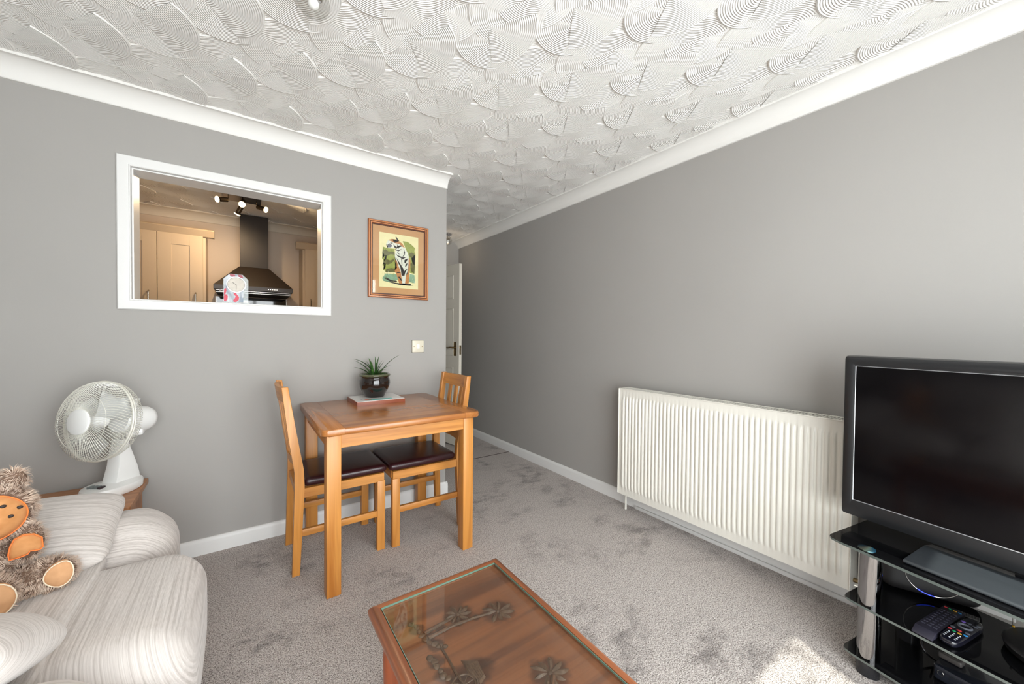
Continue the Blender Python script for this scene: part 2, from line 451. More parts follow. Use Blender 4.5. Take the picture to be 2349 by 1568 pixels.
for s in (-1, 1):
    bm = NB(); box(bm, DW-.085, DW-.045, s*.0176, s*.0215, .985, 1.135, .0015)
    cyl(bm, (DW-.065, s*.02, 1.075), (DW-.065, s*.062, 1.075), .009)
    tube(bm, [(DW-.065, s*.060, 1.075), (DW-.10, s*.062, 1.078), (DW-.145, s*.060, 1.070), (DW-.165, s*.058, 1.074)], .0075)
    obj('door_handle', bm, M_brass, d)
bm = NB(); box(bm, DW-.001, DW+.0015, -.011, .011, 1.00, 1.10, .0005, 1); box(bm, DW, DW+.010, -.006, .006, 1.068, 1.084, .001, 1); obj('latch', bm, M_brass, d)
bm = NB()
box(bm, .50, .512, 1.742, 1.86, 0, 2.06); box(bm, W-.014, W-.001, 1.742, 1.86, .09, 2.06); box(bm, .50, W-.001, 1.742, 1.86, 2.045, 2.062)
struct('trim_11', bm, M_door)

# ------------------------------------------------------------------ dining table
t = thing('dining_table', 'small square honey oak dining table with planked top standing against the grey wall', 'table', (-.580, -.415, 0))
def rrect(x0, x1, y0, y1, rad, n=6):
    pts = []
    for (cx, cy, r, a0) in ((x1-rad[0], y0+rad[0], rad[0], -90), (x1-rad[1], y1-rad[1], rad[1], 0), (x0+rad[2], y1-rad[2], rad[2], 90), (x0+rad[3], y0+rad[3], rad[3], 180)):
        if r <= 0: pts.append((cx, cy)); continue
        for k in range(n+1):
            a = math.radians(a0+90*k/n); pts.append((cx+r*math.cos(a), cy+r*math.sin(a)))
    return pts
def slab(bm, pts, z0, z1, bev, keep=lambda a, b: True, mi=0, seg=3):
    vs = prism(bm, pts, 'z', z0, z1, mi)
    es = set(e for v in vs for e in v.link_edges if abs(e.verts[0].co.z-e.verts[1].co.z) < 1e-6 and keep(e.verts[0].co, e.verts[1].co))
    bmesh.ops.bevel(bm, geom=list(es), offset=bev, segments=seg, profile=.5, affect='EDGES', material=mi)
bm = NB(); hx = .405; q = .095
slab(bm, rrect(-hx+q+.0007, hx-q-.0007, -hx, hx, (0, 0, 0, 0)), .752, .785, .009, lambda a, b: abs(a.y-b.y) < 1e-5 and abs(abs(a.y)-hx) < 1e-4)
slab(bm, rrect(-hx, -hx+q, -hx, hx, (0, 0, .03, .03)), .752, .785, .009, lambda a, b: not (abs(a.x-(-hx+q)) < 1e-4 and abs(b.x-(-hx+q)) < 1e-4), mi=1)
slab(bm, rrect(hx-q, hx, -hx, hx, (.03, .03, 0, 0)), .752, .785, .009, lambda a, b: not (abs(a.x-(hx-q)) < 1e-4 and abs(b.x-(hx-q)) < 1e-4), mi=1)
obj('tabletop', bm, [M_top_x, M_top_y], t, smooth=50)
for sx in (-1, 1):
    for sy in (-1, 1):
        bm = NB(); box(bm, min(sx*.318, sx*.381), max(sx*.318, sx*.381), min(sy*.303, sy*.368), max(sy*.303, sy*.368), 0, .752, .003)
        obj('leg', bm, M_oak_z, t)
for sy in (-1, 1):
    bm = NB(); box(bm, -.3185, .3185, sy*.352-.011, sy*.352+.011, .685, .7515, .001, 1); obj('apron', bm, M_oak_x, t)
for sx in (-1, 1):
    bm = NB(); box(bm, sx*.362-.011, sx*.362+.011, -.3035, .3035, .685, .7515, .001, 1); obj('apron', bm, M_oak_y, t)

# ------------------------------------------------------------------ dining chairs (face local +x)
def make_chair(label):
    c = thing('dining_chair', label, 'chair', (-.850, -.325, 0), 0, 'oak dining chairs tucked under the table')
    side = [(-.222, 0), (-.210, .44), (-.210, .52), (-.236, .69), (-.267, .949), (-.237, .949), (-.197, .69), (-.170, .53), (-.166, .44), (-.187, 0)]
    for s in (-1, 1):
        bm = NB(); vs = prism(bm, side, 'y', s*.174-.0155, s*.174+.0155)
        es = list(set(e for v in vs for e in v.link_edges)); bmesh.ops.bevel(bm, geom=es, offset=.0025, segments=2, profile=.5, affect='EDGES')
        obj('back_post', bm, M_oak_z, c)
        bm = NB(); box(bm, .193, .236, s*.172-.0185, s*.172+.0185, 0, .392, .003); obj('leg', bm, M_oak_z, c)
        bm = NB(); box(bm, -.178, .232, s*.172-.0125, s*.172+.0125, .385, .432, .0015, 1); obj('seat_rail', bm, M_oak_x, c)
        bm = NB(); box(bm, -.185, .196, s*.172-.010, s*.172+.010, .189, .223, .002); obj('stretcher', bm, M_oak_x, c)
    bm = NB(); box(bm, .214, .235, -.160, .160, .387, .431, .0015, 1); obj('seat_rail', bm, M_oak_y, c)
    bm = NB(); box(bm, -.203, -.180, -.160, .160, .390, .431, .0015, 1); obj('seat_rail', bm, M_oak_y, c)
    bm = NB()
    def fn(p):
        p = Vector(p); p.z += .006*max(0, 1-(p.x/.22)**2)*max(0, 1-(p.y/.19)**2)*(1 if p.z > 0 else 0)
        if p.x < 0: p.y *= 1-.06*(-p.x/.22)
        return p
    soft(bm, (.041, 0, .454), (.208, .184, .021), .019, 16, fn=fn)
    obj('seat', bm, M_leather, c, smooth=80, label='maroon leather seat pad')
    # curved top rail, lower back rail and three slats between the raked posts
    def rail(z0, z1, th, bow=.018):
        bm = NB(); N = 12; rows = []
        for k in range(N+1):
            y = -.160+.320*k/N; bx = -bow*(1-(y/.16)**2)
            xz = lambda z: -.197-(z-.69)*.155+(.004 if z > .69 else 0)
            rows.append([bm.verts.new((xz(z)+bx+dx-.012, y, z)) for z, dx in ((z0, .0), (z0, -th), (z1, -th), (z1, 0))])
        for k in range(N):
            for i in range(4): bm.faces.new((rows[k][i], rows[k][(i+1) % 4], rows[k+1][(i+1) % 4], rows[k+1][i]))
        bm.faces.new(rows[0]); bm.faces.new(rows[-1][::-1]); return bm
    obj('top_rail', rail(.872, .944, .020), M_oak_y, c)
    obj('back_rail', rail(.545, .590, .018), M_oak_y, c)
    for y in (-.080, 0, .080):
        bm = NB(); bx = -.018*(1-(y/.16)**2)
        for (z, w_) in (): pass
        x0 = -.197-(.585-.69)*.155+bx-.020; x1 = -.197-(.880-.69)*.155+bx-.018
        vs = [bm.verts.new((x+dx, y+dy, z)) for x, z in ((x0, .586), (x1, .876)) for dx, dy in ((-.006, -.016), (.006, -.016), (.006, .016), (-.006, .016))]
        for i in range(4): bm.faces.new((vs[i], vs[(i+1) % 4], vs[4+(i+1) % 4], vs[4+i]))
        bm.faces.new(vs[:4][::-1]); bm.faces.new(vs[4:]); obj('slat', bm, M_oak_z, c)
    return c
ch = make_chair('oak dining chair at the left end of the table, its back towards the fan')
c2 = ch.copy(); COL.objects.link(c2)
for k in list(ch.children):
    d_ = k.copy(); COL.objects.link(d_); d_.parent = c2
c2.location = (-.342, -.342, 0); c2.rotation_euler = (0, 0, PI)
c2['label'] = 'oak dining chair at the right end of the table, its back by the passage'

# ------------------------------------------------------------------ plaque and potted plant on the table
pq = thing('tray', 'flat white topped wooden tablet with teal and orange print under the plant pot', 'tray', (-.572, -.180, .785))
bm = NB(); prism(bm, rrect(-.146, .146, -.128, .128, (.003,)*4, 2), 'z', 0, .0225); obj('base', bm, wood('mahogany_stained', (150, 84, 60), (120, 60, 42), 'x', .35), pq)
bm = NB(); prism(bm, rrect(-.143, .143, -.125, .125, (.003,)*4, 2), 'z', .0226, .0250)
obj('printed_face', bm, plain('white_print_face', (232, 230, 226), .3), pq)
bm = NB()
for (x0, x1, y0, y1, mi) in ((-.07, .075, -.098, -.070, 0), (-.085, -.045, -.082, -.05, 1), (-.11, -.10, -.06, -.045, 2), (-.10, -.06, -.045, -.038, 2)):
    prism(bm, rrect(x0, x1, y0, y1, (.007,)*4 if mi == 0 else (.003,)*4, 3), 'z', .0251, .0254, mi)
for k in range(16): box(bm, -.064+k*.0085, -.061+k*.0085, -.092, -.076, .02545, .0256, 0, mi=3)
obj('print', bm, [plain('teal_print', (60, 190, 176), .4), plain('orange_print', (232, 128, 92), .4), plain('grey_print', (150, 148, 150), .4), plain('pale_print', (150, 222, 212), .4)], pq, smooth=None)
pl = thing('potted_plant', 'spiky green plant in a glossy black round pot on the dining table', 'plant', (-.572, -.150, .8107))
bm = NB()
lathe(bm, [(0, 0), (.056, 0), (.060, .004), (.066, .018), (.080, .042), (.091, .066), (.0955, .088), (.094, .106), (.089, .121), (.088, .126), (.092, .130), (.0965, .137), (.0965, .143), (.092, .148), (.086, .148), (.082, .143), (.083, .125), (.083, .118), (0, .118)], 64)
gp = NT('black_glazed_ceramic'); v = gp.coord((1, 1, 1)); sz = gp.n('ShaderNodeSeparateXYZ'); gp.l(v, sz.inputs[0])
rimf = gp.math('ADD', sz.outputs[2], gp.math('MULTIPLY', gp.noise(v, 40, 2), .012))
gp.l(gp.ramp(gp.math('MULTIPLY', rimf, 1/.16), [(.86, L((26, 19, 17))), (.93, L((84, 88, 62)))]), gp.b.inputs['Base Color'])
gp.b.inputs['Roughness'].default_value = .07; gp.b.inputs['Coat Weight'].default_value = .6
obj('pot', bm, gp.m, pl, smooth=60)
bm = NB(); N = 14
vs = [[bm.verts.new((r*math.cos(2*PI*k/28), r*math.sin(2*PI*k/28), .1185+.012*noise.noise(Vector((r*60, k*.9, 1)))+.01)) for k in range(28)] for r in (.0825, .06, .035, .012)]
for i in range(3):
    for k in range(28): bm.faces.new((vs[i][k], vs[i][(k+1) % 28], vs[i+1][(k+1) % 28], vs[i+1][k]))
bm.faces.new(vs[3])
obj('soil', bm, plain('mossy_soil', (74, 74, 40), .95, nz=35, nscale=120, bump=.5), pl)
M_leaf = NT('aloe_leaf'); v = M_leaf.coord((1, 1, 1)); M_leaf.l(M_leaf.ramp(M_leaf.noise(v, 35, 3), [(.3, L((26, 50, 20))), (.6, L((50, 88, 34))), (.8, L((104, 134, 66)))]), M_leaf.b.inputs['Base Color'])
M_leaf.b.inputs['Roughness'].default_value = .35; M_leaf = M_leaf.m
def leaf(bm, az, L_, up, droop, w_, r0_=.012, off=(0, 0)):
    N = 12; rows = []; x = r0_; z = .125; el = up
    for k in range(N+1):
        tt = k/N; ww = w_*(1-tt)**.75*(1 if tt > .12 else .8+tt*1.6)
        cx, cy = off[0]+x*math.cos(az), off[1]+x*math.sin(az); sx, sy = -math.sin(az), math.cos(az)
        row = [bm.verts.new((cx+sx*ww*s_, cy+sy*ww*s_, z+dz)) for s_, dz in ((-1, .25*ww), (0, -.35*ww), (1, .25*ww))]
        row.append(bm.verts.new((cx, cy, z-.35*ww-.0018*(1-tt)-.0001))); rows.append(row)
        x += L_/N*math.cos(el); z += L_/N*math.sin(el); el -= droop/N
    for k in range(N):
        a, b_ = rows[k], rows[k+1]
        for i, j in ((0, 1), (1, 2), (2, 3), (3, 0)): bm.faces.new((a[i], a[j], b_[j], b_[i]))
cvx = math.radians(-25)  # direction that reads as image-right
lf = [(cvx+.15, .215, 1.15, .75, .0062), (cvx-.1, .135, 1.02, .8, .0062), (cvx+.5, .12, 1.3, .5, .005), (cvx+PI+.1, .20, 1.25, 1.15, .0065), (cvx+PI-.2, .17, 1.15, .9, .0058), (cvx+PI+.35, .145, .95, .9, .006),
      (cvx+PI*.6, .15, 1.35, .4, .005), (cvx+PI*.55+.3, .165, 1.3, .9, .006), (cvx+1.1, .15, 1.45, .35, .005), (cvx-.6, .10, .75, .9, .006), (cvx+.8, .11, .8, .8, .0055), (cvx+PI-.7, .085, .6, .9, .0055),
      (cvx-1.3, .09, .9, .9, .006), (cvx-2.0, .085, .8, .9, .006), (cvx+2.2, .10, .9, .8, .006), (cvx+1.6, .09, .9, .8, .006), (cvx+PI+.8, .08, .5, .8, .005), (cvx-.9, .07, .5, .8, .005),
      (cvx+.2, .09, .55, .9, .006), (cvx-1.6, .12, 1.35, .3, .005), (cvx+2.7, .12, 1.35, .5, .005), (cvx+PI-.1, .10, 1.4, .2, .005), (cvx-.3, .13, 1.3, .4, .005)]
for i, (a, l_, u_, dr, ww) in enumerate(lf):
    bm = NB(); leaf(bm, a, l_*.95, u_, dr, ww*2.1, .010, (.012*math.cos(i*2.1), .012*math.sin(i*2.1))); obj('leaf', bm, M_leaf, pl, smooth=60)

# ------------------------------------------------------------------ framed tiger picture
pc = thing('framed_picture', 'brown framed watercolour of a tiger among green bushes on the grey wall', 'picture', (-.366, -.002, 1.7265))
bm = NB()
prof = [(0, .001), (0, -.016), (.004, -.020), (.009, -.021), (.012, -.016), (.016, -.018), (.021, -.017), (.024, -.012), (.029, -.012), (.031, -.0085), (.031, .001)]
cs = [(-.213, -.262, 1, 1), (.213, -.262, -1, 1), (.213, .262, -1, -1), (-.213, .262, 1, -1)]
rings = [[bm.verts.new((x+sx*d, y, z+sz*d)) for d, y in prof] for x, z, sx, sz in cs]
for i in range(4):
    A, B = rings[i], rings[(i+1) % 4]
    for k in range(len(prof)-1): bm.faces.new((A[k], A[k+1], B[k+1], B[k])).material_index = (0, 0, 1, 1, 2, 1, 0, 2, 2, 2)[k]
    bm.faces.new((A[0], B[0], B[-1], A[-1]))
obj('frame', bm, [wood('picture_frame_wood', (150, 88, 52), (116, 60, 32), 'z', .35), wood('picture_frame_light', (198, 134, 88), (168, 104, 62), 'z', .35), plain('dark_frame_groove', (74, 42, 32), .4)], pc, smooth=30)
bm = NB(); box(bm, -.183, .183, -.0052, -.001, -.232, .232); obj('mount', bm, plain('tan_mount_board', (206, 148, 104), .75, nz=3, nscale=400), pc, smooth=None)
bm = NB(); box(bm, -.1375, .1395, -.0056, -.0053, -.188, .186); obj('paper', bm, plain('cream_paper', (246, 224, 176), .8, nz=4, nscale=20), pc, smooth=None)
ART = {
 'green': [[(-0.11,0.088),(-0.079,0.081),(-0.03,0.083),(-0.023,-0.071),(-0.086,-0.081),(-0.109,-0.071),(-0.094,-0.058),(-0.113,-0.04),(-0.094,-0.026),(-0.115,0.004),(-0.098,0.026),(-0.115,0.036),(-0.11,0.056)],[(0.028,0.145),(0.062,0.146),(0.096,0.126),(0.118,0.108),(0.114,0.086),(0.121,0.062),(0.089,0.044),(0.119,0.02),(0.116,-0.001),(0.119,-0.03),(0.115,-0.077),(0.081,-0.073),(0.076,0.015),(0.067,0.058),(0.045,0.106)]],
 'dark': [[(-0.113,0.052),(-0.095,0.074),(-0.075,0.06),(-0.03,0.062),(-0.028,0.042),(-0.061,0.042),(-0.079,0.028),(-0.102,0.036)],[(-0.107,-0.015),(-0.087,0.007),(-0.061,-0.002),(-0.034,0.014),(-0.03,0.002),(-0.057,-0.021),(-0.078,-0.032),(-0.094,-0.026)],[(-0.094,-0.083),(-0.086,-0.061),(-0.053,-0.053),(-0.025,-0.054),(-0.017,-0.079),(-0.061,-0.083)],[(0.072,0.06),(0.092,0.075),(0.116,0.066),(0.101,0.038),(0.08,0.04)],[(0.085,-0.005),(0.101,0.001),(0.116,-0.018),(0.115,-0.077),(0.089,-0.059)]],
 'teal': [[(-0.115,-0.132),(-0.094,-0.095),(-0.013,-0.091),(-0.005,-0.13),(-0.061,-0.151),(-0.105,-0.147)],[(0.081,-0.081),(0.115,-0.085),(0.119,-0.144),(0.073,-0.14)]],
 'white': [[(-0.014,0.102),(0.012,0.114),(0.045,0.098),(0.067,0.062),(0.076,0.023),(0.083,-0.005),(0.072,-0.036),(0.072,-0.069),(0.054,-0.087),(0.046,-0.154),(0.026,-0.16),(0.005,-0.109),(-0.013,-0.079),(-0.025,-0.05),(-0.017,-0.005),(-0.028,0.034),(-0.024,0.068)],[(-0.087,0.116),(-0.075,0.137),(-0.05,0.149),(-0.022,0.149),(0.004,0.137),(0.021,0.107),(-0.014,0.09),(-0.037,0.086),(-0.054,0.088),(-0.079,0.081),(-0.071,0.094),(-0.089,0.107)]],
 'orange': [[(-0.046,0.146),(-0.014,0.147),(0.025,0.128),(0.045,0.098),(0.028,0.104),(0.004,0.121),(-0.03,0.124)],[(-0.026,0.003),(-0.017,0.008),(-0.001,-0.035),(0.015,-0.075),(0.026,-0.156),(0.005,-0.162),(-0.013,-0.102),(-0.03,-0.067),(-0.013,-0.049)],[(0.072,0.038),(0.085,0.016),(0.083,-0.026),(0.079,-0.065),(0.073,-0.148),(0.046,-0.154),(0.052,-0.097),(0.068,-0.069),(0.072,-0.027)],[(-0.075,0.137),(-0.05,0.149),(-0.018,0.149),(-0.005,0.136),(-0.03,0.124),(-0.054,0.132)]],
 'purple': [[(-0.079,0.109),(-0.062,0.117),(-0.045,0.101),(-0.062,0.088),(-0.075,0.089)]],
 'black': [[(-0.022,0.052),(-0.009,0.042),(0.028,0.032),(0.054,0.036),(0.028,0.017),(0.025,0.02),(-0.009,0.034)],[(-0.017,0.024),(-0.007,0.009),(0.017,-0.025),(0.031,-0.044),(0.038,-0.067),(0.048,-0.055),(0.064,-0.045),(0.048,-0.073),(0.041,-0.097),(0.021,-0.099),(0.011,-0.038),(-0.005,-0.011)],[(0.05,-0.013),(0.064,-0.003),(0.058,-0.025),(0.045,-0.035),(0.051,-0.023)],[(0.034,0.096),(0.046,0.065),(0.038,0.042),(0.024,0.032),(0.038,0.054)],[(-0.03,0.083),(-0.005,0.078),(0.022,0.09),(-0.001,0.07),(-0.025,0.075)],[(-0.015,-0.077),(-0.003,-0.073),(0.016,-0.081),(-0.013,-0.083)],[(0.052,-0.079),(0.077,-0.081),(0.058,-0.087)],[(0.041,0.015),(0.068,0.03),(0.05,0.007),(0.048,-0.009),(0.04,-0.003),(0.044,0.007)],[(-0.039,0.114),(-0.022,0.102),(-0.012,0.086),(-0.028,0.087)],[(-0.014,0.118),(0.005,0.097),(-0.005,0.085)],[(-0.024,0.167),(-0.017,0.167),(0.004,0.141),(-0.01,0.139)],[(-0.098,-0.122),(-0.078,-0.124),(-0.053,-0.137),(-0.013,-0.138),(-0.012,-0.146),(-0.061,-0.147),(-0.094,-0.131)],[(0.026,-0.152),(0.089,-0.151),(0.088,-0.165),(0.029,-0.164)],[(-0.005,-0.109),(0.005,-0.107),(0.026,-0.131),(0.017,-0.136)],[(-0.013,0.065),(-0.009,0.066),(0.008,0.048),(-0.001,0.05)],[(0.017,0.024),(0.023,0.024),(0.025,-0.028),(0.022,-0.029)],[(-0.062,0.123),(-0.037,0.123),(-0.054,0.116)],[(-0.107,-0.146),(-0.004,-0.153),(0.111,-0.165),(0.005,-0.165)]]}
bm = NB(); order = ['green', 'dark', 'teal', 'white', 'orange', 'purple', 'black']
for i, k in enumerate(order):
    for pl_ in ART[k]:
        y = -.0057-.00008*i
        vs = [bm.verts.new((x-.003, y, z)) for x, z in pl_]; fc = bm.faces.new(vs); fc.material_index = i
bmesh.ops.triangulate(bm, faces=bm.faces)
rnd = random.Random(5)
for k in range(60):   # grass strokes along the ground
    x = rnd.uniform(-.115, .115); z = rnd.uniform(-.155, -.088)
    if -.02 < x < .085: continue
    vs = [bm.verts.new((x+a-.003, -.0062, z+b_)) for a, b_ in ((0, 0), (.002, 0), (.004*rnd.uniform(-1, 1), rnd.uniform(.008, .02)))]
    bm.faces.new(vs).material_index = rnd.choice((2, 6, 0, 3))
watercol = {'green': (160, 160, 82), 'dark': (112, 104, 62), 'teal': (148, 172, 146), 'white': (236, 226, 216), 'orange': (204, 134, 84), 'purple': (116, 106, 122), 'black': (58, 48, 48)}
obj('painting', bm, [plain('watercolour_'+k, watercol[k], .8, nz=14, nscale=90) for k in order], pc, smooth=None)
bm = NB(); box(bm, -.1825, .1825, -.0082, -.0072, -.2315, .2315); obj('glass', bm, M_pane, pc, smooth=None)

# ------------------------------------------------------------------ light switch
sw = thing('light_switch', 'ivory square light switch on the grey wall right of the picture', 'switch', (-.2245, -.0005, 1.126))
bm = NB(); box(bm, -.046, .046, -.002, 0, -.046, .046, .0008, 1); obj('back_plate', bm, M_steel, sw)
bm = NB(); box(bm, -.0435, .0435, -.009, -.002, -.0435, .0435, .0025); obj('plate', bm, M_ivory, sw)
bm = NB(); box(bm, -.010, .010, -.0125, -.0091, -.0155, .0155, .0015); obj('rocker', bm, M_white, sw)
for s in (-1, 1):
    bm = NB(); cyl(bm, (s*.031, -.009, 0), (s*.031, -.0100, 0), .0035, n=12); obj('screw', bm, M_brass, sw)

# ------------------------------------------------------------------ radiator
rd = thing('radiator', 'long white ribbed panel radiator hung on the right grey wall', 'radiator', (W, -1.565, 0))
RY0, RY1, RZ0, RZ1 = -.622, .626, .118, .852; XF = -.141
bm = NB(); NRB = 46; pit = (RY1-RY0-.05)/NRB; ys = []
for k in range(NRB):
    y0 = RY0+.025+k*pit
    for u_, hh in ((0, 0), (.10, 0), (.17, .35), (.26, .85), (.38, 1), (.62, 1), (.74, .85), (.83, .35), (.90, 0)): ys.append((y0+u_*pit, hh))
ys = [(RY0, 0), (RY0+.02, 0)]+ys+[(RY1-.02, 0), (RY1, 0)]
zs = [(RZ0, 0), (RZ0+.040, 0), (RZ0+.050, .25), (RZ0+.062, .7), (RZ0+.078, 1), (RZ1-.085, 1), (RZ1-.068, .7), (RZ1-.056, .25), (RZ1-.046, 0), (RZ1-.003, 0)]
g = [[bm.verts.new((XF+.0075-.0075*hy*hz_, y, z)) for z, hz_ in zs] for y, hy in ys]
for i in range(len(g)-1):
    for j in range(len(zs)-1): bm.faces.new((g[i][j], g[i+1][j], g[i+1][j+1], g[i][j+1]))
obj('front_panel', bm, M_rad, rd, smooth=70)
bm = NB(); box(bm, -.050, -.040, RY0+.01, RY1-.01, RZ0+.01, RZ1-.02, .002); obj('rear_panel', bm, M_rad, rd)
for y0, y1 in ((RY0-.002, RY0+.002), (RY1-.002, RY1+.002)):
    bm = NB(); box(bm, XF+.002, -.036, y0, y1, RZ0+.004, RZ1, .001, 1); obj('side_panel', bm, M_rad, rd)
bm = NB(); box(bm, XF+.003, XF+.014, RY0, RY1, RZ1-.004, RZ1+.001, .001, 1); box(bm, -.047, -.036, RY0, RY1, RZ1-.004, RZ1+.001, .001, 1); box(bm, -.096, -.088, RY0, RY1, RZ1-.004, RZ1-.0005)
n = 92
for k in range(n+1):
    y = RY0+.004+(RY1-RY0-.012)*k/n; box(bm, XF+.012, -.045, y, y+.0045, RZ1-.003, RZ1-.0008)
obj('top_grille', bm, M_rad, rd)
bm = NB()
for k in range(74):
    y = RY0+.02+(RY1-RY0-.04)*k/73; box(bm, XF+.018, -.055, y-.0006, y+.0006, RZ0+.03, RZ1-.05)
obj('convector_fins', bm, M_rad, rd, smooth=None)
for y, nm in ((RY1-.03, 'supply_pipe'),):
    bm = NB(); cyl(bm, (-.085, y, .001), (-.085, y, RZ0+.02), .0075, n=16); obj(nm, bm, M_rad, rd)
bm = NB(); cyl(bm, (-.085, RY0-.045, .001), (-.085, RY0-.045, .135), .0075, n=16); cyl(bm, (-.085, RY0-.060, .150), (-.085, RY0-.001, .150), .010, n=16); cyl(bm, (-.085, RY0-.045, .130), (-.085, RY0-.045, .195), .0125, n=16)
obj('valve', bm, M_brass, rd)
bm = NB(); cyl(bm, (-.085, RY0-.045, .195), (-.085, RY0-.045, .245), .019, .017, n=20); obj('valve_cap', bm, M_white, rd)
for y in (RY0+.15, RY1-.15):
    bm = NB(); box(bm, -.0395, -.0005, y-.015, y+.015, RZ0+.05, RZ1-.05, .002, 1); obj('wall_bracket', bm, M_rad, rd)

# ------------------------------------------------------------------ corner cabinet unit under the fan
M_cw_x = wood('side_unit_oak', (178, 124, 82), (150, 98, 60), 'x', .45); M_cw_z = wood('side_unit_oak_up', (178, 124, 82), (150, 98, 60), 'z', .45)
sb = thing('side_cabinet', 'low brown oak cabinet carrying the white fan in the corner behind the sofa', 'cabinet', (-2.02, -.225, 0))
bm = NB(); slab(bm, rrect(-.50, .358, -.192, .205, (.010, .005, .005, .02)), .448, .470, .005); obj('top', bm, M_cw_x, sb)
bm = NB(); box(bm, -.47, .335, -.165, .198, .06, .4475, .001, 1); obj('body', bm, M_cw_z, sb)
for x0, x1 in ((-.465, -.070), (-.064, .331)):
    bm = NB(); box(bm, x0, x1, -.183, -.166, .075, .440, .003, 1); dr = obj('door', bm, M_cw_z, sb)
    kx = x1-.03 if x0 < -.3 else x1-.022
    bm = NB(); box(bm, kx-.012, kx+.012, -.205, -.184, .375, .405, .004); obj('knob', bm, plain('amber_wood_knob', (214, 140, 40), .35), dr)
for x in (-.45, .31):
    for y in (-.145, .175):
        bm = NB(); box(bm, x-.02, x+.02, y-.02, y+.02, 0, .0595, .002, 1); obj('foot', bm, M_cw_z, sb)

# ------------------------------------------------------------------ desk fan
fn_ = thing('desk_fan', 'white desk fan with round wire cage on the low brown cabinet', 'fan', (-1.765, -.155, .4705))
Dv = Vector((-.66, -.73, .15)).normalized(); faz = math.atan2(-.80, -.57)
FM = Matrix.Rotation(faz, 4, 'Z')
bm = NB(); lathe(bm, [(0, 0), (.112, 0), (.117, .004), (.119, .030), (.115, .037), (.085, .043), (.03, .046), (0, .047)], 48, FM, sy=.74); obj('base', bm, M_white, fn_, smooth=40)
bm = NB()
pts = [(.02, .037), (.012, .07), (.0, .12), (-.004, .165), (-.010, .20), (-.02, .235), (-.055, .235), (-.060, .20), (-.075, .15), (-.090, .10), (-.098, .06), (-.10, .037)]
for (s, e) in (): pass
N = len(pts); rows = []
for k, sc_ in enumerate((-1, -.92, -.6, 0, .6, .92, 1)):
    wy = .036*sc_; ins = (0.010 if abs(sc_) == 1 else (.003 if abs(sc_) == .92 else 0))
    cx = sum(p[0] for p in pts)/N
    rows.append([bm.verts.new(FM @ Vector((x+(ins if x < -.03 else -ins), wy*(1.0-.30*(z-.037)/.2), z))) for x, z in pts])
for k in range(6):
    for i in range(N): bm.faces.new((rows[k][i], rows[k][(i+1) % N], rows[k+1][(i+1) % N], rows[k+1][i]))
bm.faces.new(rows[0]); bm.faces.new(rows[-1][::-1])
obj('neck', bm, M_white, fn_, smooth=50)
# head frame: local z along the blowing direction
RC = Vector((-1.785, -.262, .822)) - Vector((-1.765, -.155, .4705))
HM = Matrix.Translation(RC) @ Dv.to_track_quat('Z', 'Y').to_matrix().to_4x4()
def T(p): return HM @ Vector(p)
bm = NB(); lathe(bm, [(0, -.222), (.030, -.220), (.050, -.208), (.060, -.185), (.062, -.15), (.062, -.085), (.055, -.075), (0, -.075)], 32, HM); obj('motor_housing', bm, M_white, fn_, smooth=50)
mp_ = T((0, 0, -.150))
bm = NB(); cyl(bm, mp_+Vector((0, 0, .050)), mp_+Vector((0, 0, .092)), .0075, n=14); cyl(bm, mp_+Vector((0, 0, .092)), mp_+Vector((0, 0, .098)), .017, n=20); obj('knob', bm, M_white, fn_)
bm = NB(); jb = mp_+Vector((0, 0, -.062)); box(bm, jb.x-.030, jb.x+.030, jb.y-.035, jb.y+.035, jb.z-.012, jb.z+.022, .008); obj('tilt_joint', bm, M_white, fn_)
M_wire = plain('cage_wire', (226, 224, 214), .35, .2)
RR_ = .172
bm = NB(); tube(bm, [T((RR_*math.cos(a), RR_*math.sin(a), 0)) for a in [2*PI*k/72 for k in range(72)]], .0042, 8, closed=True)
tube(bm, [T((RR_*math.cos(a), RR_*math.sin(a), -.009)) for a in [2*PI*k/72 for k in range(72)]], .003, 8, closed=True); obj('rim', bm, M_wire, fn_)
def cage(front):
    bm = NB(); n = 84
    for k in range(n):
        pts = []; a0 = 2*PI*k/n
        for i in range(9):
            s = i/8
            if front:
                r = .052+(RR_-.052)*math.sin(s*PI/2)**.95; z = .070*math.cos(s*PI/2)**.75 if s < 1 else 0; a = a0+.42*(1-s)
            else:
                r = .050+(RR_-.050)*math.sin(s*PI/2); z = -.078*math.cos(s*PI/2)**.8-.006 if s < 1 else -.009; a = a0-.10*(1-s)
            pts.append(T((r*math.cos(a), r*math.sin(a), z)))
        tube(bm, pts, .00105, 4, cap=False)
    for r, z in (((.11, .066) if front else (.105, -.060)), ):
        pass
    rr2 = .118; zz = (.070*math.cos(math.asin(min(1, (rr2-.052)/(RR_-.052))))**.75) if front else -.078*math.cos(math.asin((rr2-.05)/(RR_-.05)))**.8-.006
    tube(bm, [T((rr2*math.cos(a), rr2*math.sin(a), zz)) for a in [2*PI*q/60 for q in range(60)]], .0012, 4, closed=True)
    return bm
obj('front_cage', cage(True), M_wire, fn_, smooth=60); obj('rear_cage', cage(False), M_wire, fn_, smooth=60)
bm = NB(); lathe(bm, [(0, .079), (.046, .079), (.052, .076), (.054, .068), (.050, .066), (0, .066)], 40, HM); obj('front_badge', bm, M_white, fn_, smooth=40)
bm = NB(); lathe(bm, [(0, .032), (.018, .030), (.027, .018), (.029, -.02), (0, -.02)], 28, HM); obj('hub', bm, M_white, fn_, smooth=50)
M_blade = NT('translucent_blade'); M_blade.b.inputs['Base Color'].default_value = L((246, 247, 245)); M_blade.b.inputs['Roughness'].default_value = .25; M_blade.b.inputs['Transmission Weight'].default_value = .08
